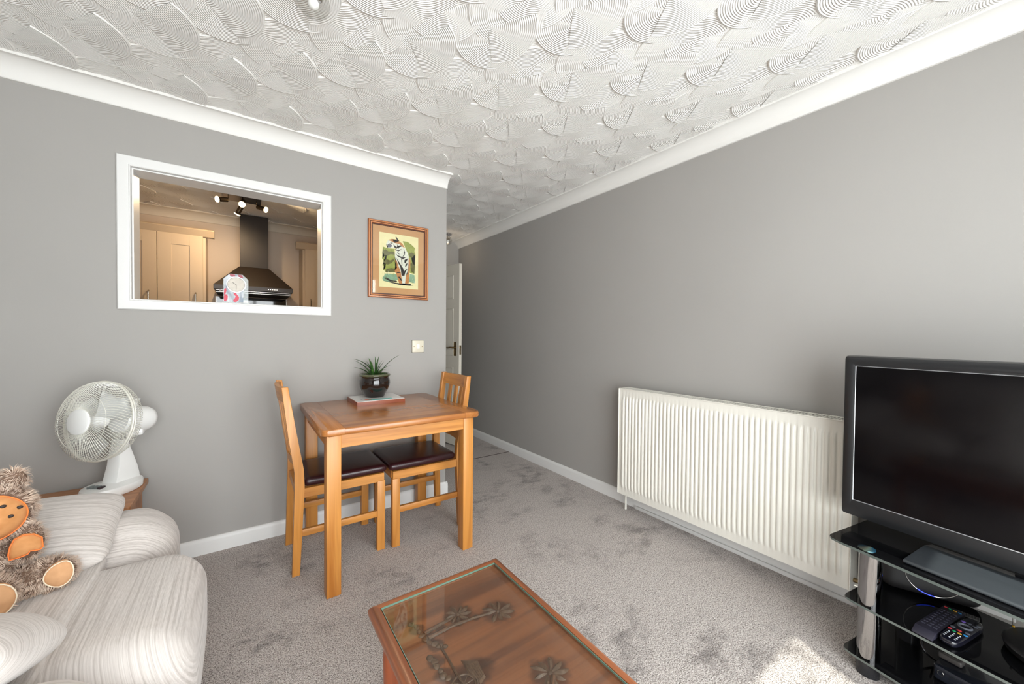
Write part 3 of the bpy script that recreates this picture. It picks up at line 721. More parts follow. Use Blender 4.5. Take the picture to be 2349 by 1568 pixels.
M_blade = M_blade.m
for k in range(3):
    bm = NB(); a0 = 2*PI*k/3+.55; grid = []
    for i in range(11):
        s = i/10; r = .024+.122*s; hw = .34+.30*math.sin(min(1, s*1.25)*PI*.62); hw *= (1 if s < .86 else math.sqrt(max(0, 1-((s-.86)/.14)**2))*.999+.001)
        row = []
        for j in range(9):
            q = j/8*2-1; a = a0+q*hw+.25*s; z = .030*q*(1-.2*s)
            row.append(bm.verts.new(T((r*math.cos(a), r*math.sin(a), z))))
        grid.append(row)
    for i in range(10):
        for j in range(8): bm.faces.new((grid[i][j], grid[i+1][j], grid[i+1][j+1], grid[i][j+1]))
    g2 = bmesh.ops.solidify(bm, geom=bm.faces[:], thickness=.0014)
    obj('blade', bm, M_blade, fn_, smooth=60)
for k in range(4):
    bm = NB(); c = FM @ Vector((.062+.008, -.026+k*.0155, .0)); 
    pts_ = [(.058, -.030+k*.016), (.082, -.030+k*.016), (.082, -.018+k*.016), (.058, -.018+k*.016)]
    zz = .0445
    vs = [bm.verts.new(FM @ Vector((x, y, z))) for z in (.036, .0505) for x, y in pts_]
    for i in range(4): bm.faces.new((vs[i], vs[(i+1) % 4], vs[4+(i+1) % 4], vs[4+i]))
    bm.faces.new(vs[:4][::-1]); bm.faces.new(vs[4:])
    obj('button', bm, plain('fan_button_dark', (52, 40, 44), .3) if k == 3 else plain('fan_button_grey', (120, 128, 128), .3), fn_)

# ------------------------------------------------------------------ sofa with scatter cushions
F_y = stripes('ribbed_cream_fabric_y', 'y'); F_x = stripes('ribbed_cream_fabric_x', 'x'); F_c = stripes('ribbed_cushion_fabric', 'x', .08)
so = thing('sofa', 'cream ribbed fabric sofa with rounded padded arms at the left', 'sofa', (-2.0, -1.17, 0))
def sof(name, c, h, r, mat, n=18, puff=(0, 0, 0), fn=None):
    bm = NB(); soft(bm, (c[0]+2.0, c[1]+1.17, c[2]), h, r, n, puff, fn=fn); return obj(name, bm, mat, so, smooth=80)
sof('base', (-1.98, -1.175, .16), (.50, .60, .105), .03, F_y)
sof('seat_cushion', (-1.955, -1.17, .369), (.315, .312, .106), .014, F_y, puff=(0, 0, .004))
sof('front_pad', (-1.585, -1.165, .268), (.208, .300, .192), .115, F_y, 26, puff=(.006, .004, .006))
def bend(p):
    p = Vector(p); p.z += .012*math.sin((p.x)*6); return p
sof('arm', (-1.86, -.715, .285), (.375, .150, .238), .120, F_x, 24, puff=(.012, .006, .014), fn=bend)
sof('arm', (-1.86, -1.620, .285), (.372, .150, .238), .120, F_x, 24, puff=(.012, .006, .014), fn=bend)
sof('arm_front', (-1.565, -1.665, .235), (.175, .200, .205), .11, F_y, 22, puff=(.004, .004, .004))
sof('back_cushion', (-2.32, -1.17, .60), (.13, .31, .25), .10, F_y, 18, puff=(.03, 0, .01))
sof('back', (-2.42, -1.17, .42), (.09, .61, .40), .07, F_y, 16)
for x in (-2.38, -1.60):
    for y in (-1.69, -.66):
        bm = NB(); cyl(bm, (x+2, y+1.17, 0), (x+2, y+1.17, .06), .022, .026); obj('foot', bm, M_black, so)
def pillow(name, label, w_, h_, t_, M, mat, seed, group=None):
    bm = NB(); N = 26; top = []; bot = []
    for sgn, rows in ((1, top), (-1, bot)):
        for i in range(N+1):
            row = []
            for j in range(N+1):
                a = i/N*2-1; b_ = j/N*2-1
                a2, b2 = math.sin(a*PI/2), math.sin(b_*PI/2)
                e = max(0, (1-abs(a2)**2.6))*max(0, (1-abs(b2)**2.6))
                th = t_/2*e**.48
                pin = 1-.055*(1-abs(b2)**2)*abs(a2)**3; pinb = 1-.055*(1-abs(a2)**2)*abs(b2)**3
                x = a2*w_/2*pin*(1-.10*abs(b2)**5); y = b2*h_/2*pinb*(1-.12*abs(a2)**5)
                wr = .006*noise.noise(Vector((x*9+seed, y*9, sgn)))*e**.3+.0035*noise.noise(Vector((x*26+seed, y*20, sgn+3)))*(1-e)*e**.2
                p = Vector((x, y, sgn*th+wr)); row.append(p)
            rows.append(row)
    V = {}
    def vert(s, i, j):
        k = (0 if (i in (0, N) or j in (0, N)) else s, i, j)
        if k not in V:
            p = (top if s == 1 else bot)[i][j]; V[k] = bm.verts.new(M @ p)
        return V[k]
    for s in (1, -1):
        for i in range(N):
            for j in range(N): bm.faces.new((vert(s, i, j), vert(s, i+1, j), vert(s, i+1, j+1), vert(s, i, j+1)))
    return bm
def place_pillow(label, c, ex, ey, w_, h_, t_, seed, mat):
    ex = Vector(ex).normalized(); ey = Vector(ey).normalized(); ez = ex.cross(ey).normalized(); ey = ez.cross(ex)
    o = obj('scatter_cushion', pillow('c', label, w_, h_, t_, Matrix.Identity(4), None, seed), mat, smooth=80)
    R = Matrix((ex, ey, ez)).transposed().to_4x4(); R.translation = Vector(c); o.matrix_world = R
    return tag(o, label, 'cushion', 'scatter cushions on the sofa')
place_pillow('cream ribbed scatter cushion behind the brown teddy, leaning on the far sofa arm', (-1.865, -.800, .545), (1, .03, -.02), (0, .175, .056), .50, .37, .155, 1.3, F_c)
place_pillow('cream ribbed scatter cushion leaning on the near sofa arm at the bottom left corner', (-1.828, -1.500, .603), (1, -.04, -.06), (0, -.17, .085), .48, .40, .165, 7.7, F_c)

# ------------------------------------------------------------------ plush bear
bO = Vector((-1.853, -.985, .472)); bR = Vector((.944, .33, 0)); bF = Vector((.33, -.944, 0))
def B_(r, fwd, up): return bR*r+bF*fwd+Vector((0, 0, up))
te = thing('teddy_bear', 'fluffy brown plush bear with tan face and orange edged heart on the sofa', 'soft toy', tuple(bO))
ELL = [((-.012, -.01, .085), (.092, .075, .090)), ((.006, .010, .236), (.085, .070, .080)), ((.048, .0, .314), (.030, .020, .034)), ((-.050, .0, .314), (.030, .020, .034)),
       ((.072, .032, .142), (.034, .034, .050)), ((-.10, .03, .13), (.036, .034, .052)), ((.075, .060, .042), (.068, .050, .040)), ((.117, .075, .044), (.046, .040, .042)), ((.004, .115, .050), (.050, .055, .048)), ((.040, .03, .03), (.06, .07, .032))]
def inside(p, skip=-1, k=.9):
    for i, (c, r) in enumerate(ELL):
        if i != skip and sum(((p[a]-c[a])/(r[a]*k))**2 for a in range(3)) < 1: return True
    return False
bm = NB()
for c, r in ELL:
    g_ = bmesh.ops.create_uvsphere(bm, u_segments=32, v_segments=20, radius=1.0)
    for v in g_['verts']: v.co = B_(c[0]+v.co.x*r[0], c[1]+v.co.y*r[1], max(.001, c[2]+v.co.z*r[2]))
M_plush = plain('brown_plush_base', (128, 104, 88), .95, nz=20, nscale=90)
body = obj('body', bm, M_plush, te, smooth=80)
rm = body.modifiers.new('union', 'REMESH'); rm.mode = 'VOXEL'; rm.voxel_size = .005; rm.use_smooth_shade = True
# fur: thousands of fine curved tufts
M_fur = NT('brown_fur'); v = M_fur.coord((1, 1, 1)); M_fur.l(M_fur.ramp(M_fur.noise(v, 85, 2), [(.3, L((170, 142, 122))), (.5, L((206, 182, 162))), (.72, L((228, 210, 194)))]), M_fur.b.inputs['Base Color'])
M_fur.b.inputs['Roughness'].default_value = .8; M_fur.b.inputs['Sheen Weight'].default_value = .3; M_fur = M_fur.m
rnd = random.Random(11); bm = NB(); cnt = 0
def felt_zone(p):
    # face, heart, foot pads stay free of fur
    if ((p[0]-.010)/.064)**2+((p[2]-.236)/.064)**2 < 1 and p[1] > .015: return True
    if ((p[0]-.070)/.031)**2+((p[2]-.142)/.034)**2 < 1 and p[1] > .02: return True
    if ((p[0]-.124)/.026)**2+((p[2]-.050)/.030)**2 < 1 and p[1] > .085: return True
    if ((p[0]-.002)/.043)**2+((p[2]-.05)/.045)**2 < 1 and p[1] > .12: return True
    return False
tot = sum(r[0]*r[1]+r[1]*r[2]+r[0]*r[2] for c, r in ELL)
for ei, (c, r) in enumerate(ELL):
    n = int(30000*(r[0]*r[1]+r[1]*r[2]+r[0]*r[2])/tot)
    for k in range(n):
        z = rnd.uniform(-1, 1); a = rnd.uniform(0, 2*PI); s = math.sqrt(1-z*z); d = Vector((s*math.cos(a), s*math.sin(a), z))
        p = Vector((c[0]+d.x*r[0], c[1]+d.y*r[1], c[2]+d.z*r[2]))
        if p.z < .004 or inside(p, ei, .97) or felt_zone(p): continue
        nn = Vector((d.x/r[0], d.y/r[1], d.z/r[2])).normalized()
        fl = Vector((noise.noise(p*38), noise.noise(p*38+Vector((9, 0, 0))), noise.noise(p*38+Vector((0, 9, 0)))))*1.1+Vector((0, 0, -.45))
        fl = fl-nn*fl.dot(nn)
        ln = rnd.uniform(.010, .019)
        p1 = p+(nn*.75+fl*.5).normalized()*ln*.55; p2 = p1+(nn*.25+fl*1.1+Vector((rnd.uniform(-.2, .2),)*3)).normalized()*ln*.6
        p1.z = max(p1.z, .002); p2.z = max(p2.z, .001)
        sd_ = nn.cross(p2-p).normalized() if nn.cross(p2-p).length > 1e-6 else nn.orthogonal().normalized()
        wd = rnd.uniform(.0005, .0010)
        P = [p-sd_*wd, p+sd_*wd, p1+sd_*wd*.8, p1-sd_*wd*.8, p2]
        vs = [bm.verts.new(B_(*q)) for q in P]
        bm.faces.new((vs[0], vs[1], vs[2], vs[3])); bm.faces.new((vs[3], vs[2], vs[4])); cnt += 1
me = bpy.data.meshes.new('fur'); bm.to_mesh(me); bm.free(); me.materials.append(M_fur)
fur = link('fur', me, te, 'stuff')
M_felt = plain('tan_felt', (206, 146, 92), .85, nz=14, nscale=40, bump=.1); M_felt2 = plain('light_tan_felt', (214, 164, 120), .85, nz=8, nscale=40)
M_edge = plain('orange_piping', (250, 128, 58), .6); M_cream = plain('cream_piping', (238, 224, 200), .7)
def patch(name, outline, cx, cz, yf, mat, edge=None):
    # a stuffed felt patch following the body: outline of (right, up) points, depth from yf(r, u)
    bm = NB(); n = len(outline); rings = []
    for s in (1, .75, .5, .25):
        rings.append([bm.verts.new(B_(cx+(x-cx)*s, yf(cx+(x-cx)*s, cz+(z-cz)*s)+.004*(1-s*s), cz+(z-cz)*s)) for x, z in outline])
    back = [bm.verts.new(B_(x, yf(x, z)-.012, z)) for x, z in outline]
    ce = bm.verts.new(B_(cx, yf(cx, cz)+.004, cz))
    for q in range(3):
        for k in range(n): bm.faces.new((rings[q][k], rings[q][(k+1) % n], rings[q+1][(k+1) % n], rings[q+1][k]))
    for k in range(n): bm.faces.new((rings[3][k], rings[3][(k+1) % n], ce)); bm.faces.new((rings[0][k], rings[0][(k+1) % n], back[(k+1) % n], back[k]))
    o = obj(name, bm, mat, te, smooth=80)
    if edge:
        bm = NB(); tube(bm, [B_(x, yf(x, z)+.001, z) for x, z in outline], .0016, 6, closed=True); obj('piping', bm, edge, o)
    return o
def ell_y(i, off=.004):
    c, r = ELL[i]
    return lambda x, z: c[1]+r[1]*math.sqrt(max(.02, 1-((x-c[0])/r[0])**2-((z-c[2])/r[2])**2))+off
o_ = [(.010+.062*math.cos(a)*(1+.04*math.cos(2*a)), .236+.062*math.sin(a)) for a in [2*PI*k/32 for k in range(32)]]
face = patch('face', o_, .010, .236, ell_y(1, .006), M_felt, M_edge)
for i, (x, z) in enumerate(((.032, .270), (.060, .256), (.044, .240))):
    bm = NB(); g_ = bmesh.ops.create_uvsphere(bm, u_segments=16, v_segments=10, radius=1.0); yy = ell_y(1, .009)(x, z)
    for v in g_['verts']: v.co = B_(x+v.co.x*.0062, yy+v.co.y*.003, z+v.co.z*.0046)
    obj('eye' if i < 2 else 'nose', bm, plain('dark_embroidery', (38, 26, 22), .6), face, smooth=80)
heart = [(.052, .150), (.070, .158), (.092, .152), (.108, .135), (.110, .104), (.104, .098), (.092, .100), (.083, .104), (.078, .096), (.062, .092), (.042, .090), (.040, .108), (.044, .132)]
patch('heart_patch', [(.070+(a-.076)*.86, .146+(b_-.122)*.9) for a, b_ in heart], .070, .146, lambda x, z: .082-.25*abs(x-.07)-.1*abs(z-.144), M_felt, M_edge)
fp = [(.124+.028*math.cos(a), .052+.034*math.sin(a)*(1+.2*math.cos(a))) for a in [2*PI*k/20 for k in range(20)]]
patch('foot_pad', fp, .124, .052, lambda x, z: .124-.30*abs(x-.124)-.2*abs(z-.048), M_felt2, M_cream)
fp = [(.002+.048*math.cos(a), .050+.048*math.sin(a)) for a in [2*PI*k/20 for k in range(20)]]
patch('foot_pad', fp, .002, .050, lambda x, z: .172-.3*abs(x-.002)-.25*abs(z-.05), M_felt2, M_cream)

# ------------------------------------------------------------------ carved coffee table with glass top
M_car = wood('carved_reddish_wood', (142, 82, 48), (108, 56, 32), 'y', .35, coat=.3); M_carx = wood('carved_reddish_wood_x', (142, 82, 48), (108, 56, 32), 'x', .35, coat=.3); M_carz = wood('carved_reddish_wood_z', (140, 70, 36), (104, 48, 24), 'z', .35, coat=.3)
M_carve = plain('dark_carved_relief', (104, 74, 56), .5, nz=26, nscale=140, bump=.3)
ct = thing('coffee_table', 'reddish carved wooden coffee table with palm trees under a glass top', 'table', (-.77, -2.03, 0))
bm = NB()
def frame_prof(bm, x0, x1, y0, y1):
    prof = [(0, .432), (.002, .440), (.008, .447), (.018, .450), (.026, .449), (.027, .4425), (.030, .4425), (.030, .405), (.012, .405), (.010, .415), (.002, .420)]
    cs = [(x0, y0, 1, 1), (x1, y0, -1, 1), (x1, y1, -1, -1), (x0, y1, 1, -1)]
    rings = [[bm.verts.new((x+sx*d, y+sy*d, z)) for d, z in prof] for x, y, sx, sy in cs]
    for i in range(4):
        A, B = rings[i], rings[(i+1) % 4]
        for k in range(len(prof)): bm.faces.new((A[k], A[(k+1) % len(prof)], B[(k+1) % len(prof)], B[k])).material_index = (1, 0, 1, 0)[i]
frame_prof(bm, -.216, .216, -.46, .458)
obj('top_frame', bm, [M_car, M_carx], ct, smooth=40)
def carved_field():
    m_ = wood('carved_field_wood', (138, 80, 48), (100, 54, 34), 'x', .5); t = NT('tmp'); bpy.data.materials.remove(t.m); t.m = m_; t.t = m_.node_tree; t.b = t.t.nodes['Principled BSDF']
    src = t.b.inputs['Base Color'].links[0].from_socket
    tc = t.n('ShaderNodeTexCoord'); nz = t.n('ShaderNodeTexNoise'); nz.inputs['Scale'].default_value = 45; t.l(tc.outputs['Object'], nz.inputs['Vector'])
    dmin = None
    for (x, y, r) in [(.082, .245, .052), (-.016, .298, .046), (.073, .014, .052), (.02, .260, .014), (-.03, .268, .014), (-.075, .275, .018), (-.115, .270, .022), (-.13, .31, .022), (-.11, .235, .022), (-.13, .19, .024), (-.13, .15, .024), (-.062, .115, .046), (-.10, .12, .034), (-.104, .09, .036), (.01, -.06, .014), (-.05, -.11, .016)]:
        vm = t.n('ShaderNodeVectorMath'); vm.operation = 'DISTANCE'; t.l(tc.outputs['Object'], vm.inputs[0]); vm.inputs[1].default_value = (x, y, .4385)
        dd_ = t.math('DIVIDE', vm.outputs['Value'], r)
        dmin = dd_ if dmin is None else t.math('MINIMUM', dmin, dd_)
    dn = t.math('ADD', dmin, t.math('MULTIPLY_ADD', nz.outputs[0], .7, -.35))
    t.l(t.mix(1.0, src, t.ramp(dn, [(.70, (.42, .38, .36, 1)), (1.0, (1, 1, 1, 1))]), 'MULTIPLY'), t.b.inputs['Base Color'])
    return m_
bm = NB(); box(bm, -.188, .188, -.432, .430, .415, .4385); pn = obj('carved_panel', bm, carved_field(), ct, smooth=None)
def relief(pts, h=.0035, z=.4385, k_=.82):
    bm = NB(); cx = sum(p[0] for p in pts)/len(pts); cy = sum(p[1] for p in pts)/len(pts)
    A = [bm.verts.new((x, y, z-.0005)) for x, y in pts]; B = [bm.verts.new((cx+(x-cx)*k_, cy+(y-cy)*k_, z+h)) for x, y in pts]
    for k in range(len(pts)): bm.faces.new((A[k], A[(k+1) % len(pts)], B[(k+1) % len(pts)], B[k]))
    bm.faces.new(B); return bm
def merge(bms):
    out = NB()
    for b_ in bms:
        me = bpy.data.meshes.new('t'); b_.to_mesh(me); b_.free(); out.from_mesh(me); bpy.data.meshes.remove(me)
    return out
def palm(crown, R_, trunk=None, seed=0, n=9):
    rnd = random.Random(seed); parts_ = []
    for k in range(n):
        a = 2*PI*k/n+rnd.uniform(-.15, .15); Lf = R_*rnd.uniform(.85, 1.1); pts = []
        for s, w_ in ((.08, .0), (.3, .10), (.6, .16), (.85, .10), (1.0, 0)): pts.append((crown[0]+Lf*(s*math.cos(a+.25*s)-w_*math.sin(a)), crown[1]+Lf*(s*math.sin(a+.25*s)+w_*math.cos(a))))
        for s, w_ in ((.85, -.12), (.6, -.17), (.3, -.10)): pts.append((crown[0]+Lf*(s*math.cos(a+.25*s)-w_*math.sin(a)), crown[1]+Lf*(s*math.sin(a+.25*s)+w_*math.cos(a))))
        parts_.append(relief(pts, .0046, k_=.30))
    b_ = NB(); g_ = bmesh.ops.create_uvsphere(b_, u_segments=12, v_segments=8, radius=.006)
    for v in g_['verts']: v.co = Vector((crown[0]+v.co.x, crown[1]+v.co.y, .4385+v.co.z*.6))
    parts_.append(b_)
    if trunk:
        b_ = NB(); tube(b_, [(x, y, .4395) for x, y in trunk], [.0055, .0045, .0035, .003][:len(trunk)], 8); parts_.append(b_)
    return merge(parts_)
# dark stained ground around the carving, following each motif
def halo(pts, name='stain'):
    pass
obj('palm_carving', palm((.082, .245), .046, [(-.117, .265), (-.05, .268), (.02, .259), (.060, .250)], 1), M_carve, pn)
obj('palm_carving', palm((-.016, .298), .040, [(-.120, .284), (-.077, .290), (-.045, .292), (-.030, .294)], 2), M_carve, pn)
obj('palm_carving', palm((.073, .014), .046, [(.073, .0), (.02, -.05), (-.04, -.10), (-.10, -.13)], 3), M_carve, pn)
rnd = random.Random(9); bl = []
for (x, y) in [(-.136, .335), (-.127, .318), (-.128, .300), (-.126, .283), (-.122, .266), (-.120, .252), (-.110, .240), (-.103, .228), (-.092, .218), (-.137, .207), (-.132, .192), (-.134, .178), (-.131, .160), (-.132, .146), (-.125, .134)]:
    b_ = NB(); g_ = bmesh.ops.create_uvsphere(b_, u_segments=12, v_segments=8, radius=1)
    rx, ry = rnd.uniform(.006, .011), rnd.uniform(.006, .011)
    for v in g_['verts']: v.co = Vector((x+v.co.x*rx, y+v.co.y*ry, .4385+v.co.z*.0036))
    bl.append(b_)
obj('figure_carving', merge(bl), M_carve, pn)
bl = [relief([(-.080, .161), (-.046, .136), (-.053, .088), (-.074, .078), (-.082, .120)], .0036)]
for k in range(5): bl.append(relief([(-.078+.006*k, .152-.005*k), (-.076+.006*k, .150-.005*k), (-.074+.004*k, .084+.001*k), (-.076+.004*k, .084+.001*k)], .0042))
b_ = NB(); tube(b_, [(-.102, .229, .440), (-.103, .18, .441), (-.105, .128, .440), (-.104, .105, .440)], .0028, 6); bl.append(b_)
b_ = NB(); tube(b_, [(-.104+.026*math.cos(a), .098+.026*math.sin(a), .4398) for a in [2*PI*k/28 for k in range(28)]], .0024, 6, closed=True)
for k in range(8): a = 2*PI*k/8; tube(b_, [(-.104, .098, .4398), (-.104+.026*math.cos(a), .098+.026*math.sin(a), .4398)], .0013, 5)
bl.append(b_); obj('cart_carving', merge(bl), M_carve, pn)
bm = NB(); slab(bm, rrect(-.187, .187, -.431, .4285, (.002,)*4, 2), .4435, .4488, .0008, seg=1)
gm = NT('glass_top_with_green_edge'); gm.t.nodes.remove(gm.b); o_n = gm.t.nodes['Material Output']
obj('glass_top', bm, [M_pane], ct, smooth=None)
bm = NB()
for (x0, x1, y0, y1) in ((-.1878, -.1866, -.431, .4285), (.1866, .1878, -.431, .4285), (-.187, .187, .4280, .4292), (-.187, .187, -.4316, -.4304)): box(bm, x0, x1, y0, y1, .4436, .4490, .0002, 1)
obj('glass_edge', bm, plain('green_glass_edge', (108, 140, 126), .1, coat=.5), ct, smooth=None)
for sx in (-1, 1):
    for sy in (-1, 1):
        x, y = sx*.165, sy*.405
        bm = NB(); lathe(bm, [(0, .405), (.026, .405), (.026, .37), (.020, .355), (.024, .33), (.022, .25), (.016, .12), (.013, .05), (.019, .03), (.017, .0), (0, 0)], 20, Matrix.Translation((x, y, 0))); obj('leg', bm, M_carz, ct, smooth=50)
for sx in (-1, 1):
    bm = NB(); box(bm, sx*.178-.009, sx*.178+.009, -.385, .385, .345, .4065, .004); obj('apron', bm, M_car, ct)
for sy in (-1, 1):
    bm = NB(); box(bm, -.145, .145, sy*.415-.009, sy*.415+.009, .345, .4065, .004); obj('apron', bm, M_carx, ct)

# ------------------------------------------------------------------ television stand (local x towards the camera side, local y towards the wall)
RZT = math.atan2(-.9833, -.1822); OT = (.55, -2.19, 0)
def tinted(name, tint, rough=.02, edge=False):
    t = NT(name); t.t.nodes.remove(t.b); out = t.t.nodes['Material Output']
    tr = t.n('ShaderNodeBsdfTransparent'); tr.inputs[0].default_value = tint
    gl = t.n('ShaderNodeBsdfGlossy'); gl.inputs['Roughness'].default_value = rough
    df = t.n('ShaderNodeBsdfDiffuse'); df.inputs[0].default_value = (.006, .006, .007, 1)
    m0 = t.n('ShaderNodeMixShader'); m0.inputs[0].default_value = .7; t.l(tr.outputs[0], m0.inputs[1]); t.l(df.outputs[0], m0.inputs[2])
    fr = t.n('ShaderNodeFresnel'); ge = t.n('ShaderNodeNewGeometry'); t.l(t.math('MULTIPLY_ADD', ge.outputs['Backfacing'], 1/1.55-1.55, 1.55), fr.inputs[0])
    mx = t.n('ShaderNodeMixShader'); t.l(fr.outputs[0], mx.inputs[0]); t.l(m0.outputs[0], mx.inputs[1]); t.l(gl.outputs[0], mx.inputs[2])
    t.l(mx.outputs[0], out.inputs[0]); return t.m
M_bglass = tinted('black_tinted_glass', (.16, .16, .17, 1)); M_gedge = plain('polished_glass_edge', (84, 92, 88), .12, coat=.6)
M_pole = plain('dark_chrome', (150, 148, 148), .05, 1)
ts = thing('television_stand', 'black glass television stand with three shelves and chrome poles by the right wall', 'tv stand', OT, RZT)
def shelf(x0, x1, y0, y1, z0, z1, bow, name):
    pts = []; n = 24
    for k in range(n+1):
        u_ = k/n; x = x0+(x1-x0)*u_; cr = .03
        c_ = 0
        dx = min(x-x0, x1-x); 
        if dx < cr: c_ = cr-math.sqrt(max(0, cr*cr-(cr-dx)**2))
        pts.append((x, y0-bow*math.sin(PI*u_)**.7+c_))
    ex = [(x1, y1), (x0, y1)]
    pts[0] = (x0, y0+.03); pts[-1] = (x1, y0+.03)
    pts = pts[:1]+[(x0+.004, y0+.013), (x0+.013, y0+.003)]+pts[1:-1]+[(x1-.013, y0+.003), (x1-.004, y0+.013)]+pts[-1:]
    p2 = []
    for p in pts:
        if not p2 or p[0] > p2[-1][0]+1e-5 or p == pts[-1]: p2.append(p)
    bm = NB(); vs = prism(bm, p2+ex, 'z', z0, z1)
    es = set(e for v in vs for e in v.link_edges if abs(e.verts[0].co.z-e.verts[1].co.z) < 1e-6)
    bmesh.ops.bevel(bm, geom=list(es), offset=.001, segments=1, profile=.5, affect='EDGES')
    for fc in bm.faces:
        if abs(fc.normal.z) < .5: fc.material_index = 1
    bm.normal_update()
    for fc in bm.faces: fc.material_index = 1 if abs(fc.normal.z) < .5 else 0
    return obj(name, bm, [M_bglass, M_gedge], ts, smooth=25)
shelf(0, 1.00, -.004, .385, .452, .461, .020, 'top_shelf'); shelf(.045, .955, .012, .36, .246, .254, .006, 'middle_shelf'); shelf(.045, .955, .012, .36, .053, .061, .006, 'bottom_shelf')
for x in (.112, .888):
    bm = NB(); cyl(bm, (x, .050, .0615), (x, .050, .2455), .0325, n=40); cyl(bm, (x, .050, .2545), (x, .050, .4515), .0325, n=40); obj('chrome_pole', bm, M_pole, ts)
    bm = NB(); cyl(bm, (x, .050, 0), (x, .050, .0525), .033, .031, n=32); obj('foot', bm, M_blacks, ts)
    disc = NT('brushed_disc'); tc = disc.coord((1, 1, 1)); sp = disc.n('ShaderNodeSeparateXYZ'); disc.l(tc, sp.inputs[0])
    at = disc.math('ARCTAN2', disc.math('SUBTRACT', sp.outputs[1], .05), disc.math('SUBTRACT', sp.outputs[0], x))
    disc.l(disc.ramp(disc.math('MULTIPLY_ADD', disc.math('SINE', disc.math('MULTIPLY', at, 2)), .5, .5), [(0, L((70, 150, 190))), (.35, L((190, 220, 200))), (.6, L((150, 150, 130))), (1, L((40, 70, 90)))]), disc.b.inputs['Base Color'])
    disc.b.inputs['Metallic'].default_value = .8; disc.b.inputs['Roughness'].default_value = .25
    bm = NB(); cyl(bm, (x, .020, .4612), (x, .020, .4632), .0245, n=36); obj('pole_cap', bm, disc.m, ts)
bm = NB(); cyl(bm, (.135, .30, .001), (.135, .30, .0525), .040, n=36); cyl(bm, (.135, .30, .0615), (.135, .30, .2455), .038, n=36); obj('rear_column', bm, M_blacks, ts)
bm = NB(); cyl(bm, (.865, .30, .001), (.865, .30, .0525), .040, n=36); cyl(bm, (.865, .30, .0615), (.865, .30, .2455), .038, n=36); obj('rear_column', bm, M_blacks, ts)
for x in (.69, .865):
    bm = NB(); cyl(bm, (x, .33, .2545), (x, .33, .4515), .018, n=28); obj('rear_pole', bm, M_blacks, ts)

# ------------------------------------------------------------------ television
tv = thing('television', 'large black flat television standing on the black glass stand', 'television', OT, RZT)
M_bez = plain('black_bezel', (30, 31, 33), .32, coat=.2)
bm = NB()
X0, X1, Z0, Z1 = -.032, .996, .506, 1.144; SX0, SX1, SZ0, SZ1 = .008, .956, .574, 1.102
prof = [(0, 0, .235), (0, 0, .178), (.006, .006, .162), (.5, .5, .160), (1, 1, .164)]
def rectring(x0, x1, z0, z1, y, r=.008, n=4):
    out = []
    for (cx, cz, a0) in ((x0+r, z0+r, 180), (x1-r, z0+r, 270), (x1-r, z1-r, 0), (x0+r, z1-r, 90)):
        for k in range(n+1):
            a = math.radians(a0+90*k/n); out.append(bm.verts.new((cx+r*math.cos(a), y, cz+r*math.sin(a))))
    return out
rgs = [rectring(X0+.004, X1-.004, Z0+.004, Z1-.004, .240, .008), rectring(X0, X1, Z0, Z1, .225, .010), rectring(X0, X1, Z0, Z1, .175, .010), rectring(X0+.004, X1-.004, Z0+.004, Z1-.004, .164, .009), rectring(X0+.012, X1-.012, Z0+.016, Z1-.012, .1605, .008),
       rectring(X0+.030, X1-.030, Z0+.045, Z1-.030, .1600, .006), rectring(SX0-.003, SX1+.003, SZ0-.003, SZ1+.003, .1640, .002)]
for a, b_ in zip(rgs[:-1], rgs[1:]):
    for k in range(len(a)): bm.faces.new((a[k], a[(k+1) % len(a)], b_[(k+1) % len(b_)], b_[k]))
bm.faces.new(rgs[0])
obj('bezel', bm, M_bez, tv, smooth=30)
bm = NB(); rs = [rectring(SX0-.0030, SX1+.0030, SZ0-.0030, SZ1+.0030, .1635, .002), rectring(SX0-.0015, SX1+.0015, SZ0-.0015, SZ1+.0015, .1620, .002), rectring(SX0, SX1, SZ0, SZ1, .1655, .002)]
for a, b_ in zip(rs[:-1], rs[1:]):
    for k in range(len(a)): bm.faces.new((a[k], a[(k+1) % len(a)], b_[(k+1) % len(b_)], b_[k]))
obj('screen_trim', bm, plain('silver_trim', (190, 190, 192), .3, .6), tv)
bm = NB(); vs = [bm.verts.new(p) for p in ((SX0, .1650, SZ0), (SX1, .1650, SZ0), (SX1, .1650, SZ1), (SX0, .1650, SZ1))]; bm.faces.new(vs)
g_ = bmesh.ops.extrude_face_region(bm, geom=bm.faces[:]); [setattr(v, 'co', v.co+Vector((0, .004, 0))) for v in g_['geom'] if isinstance(v, bmesh.types.BMVert)]
obj('screen', bm, plain('dark_screen', (5, 4, 6), .12, spec=.35), tv, smooth=None)
bm = NB(); soft(bm, ((X0+X1)/2, .262, .84), (.40, .035, .24), .03, 10); obj('rear_housing', bm, M_black, tv, smooth=60)
bm = NB(); box(bm, .40, .56, .195, .235, .478, .52, .004); obj('neck', bm, M_blacks, tv)
bm = NB()
pr = [(.022, .4632), (.245, .4632), (.245, .4745), (.185, .4860), (.130, .4800), (.030, .4745), (.022, .4700)]
vs = prism(bm, pr, 'x', .205, .760); es = list(set(e for v in vs for e in v.link_edges)); bmesh.ops.bevel(bm, geom=es, offset=.003, segments=2, profile=.5, affect='EDGES')
obj('foot', bm, plain('grey_black_gloss_foot', (52, 56, 60), .3, coat=.4), tv, smooth=30)

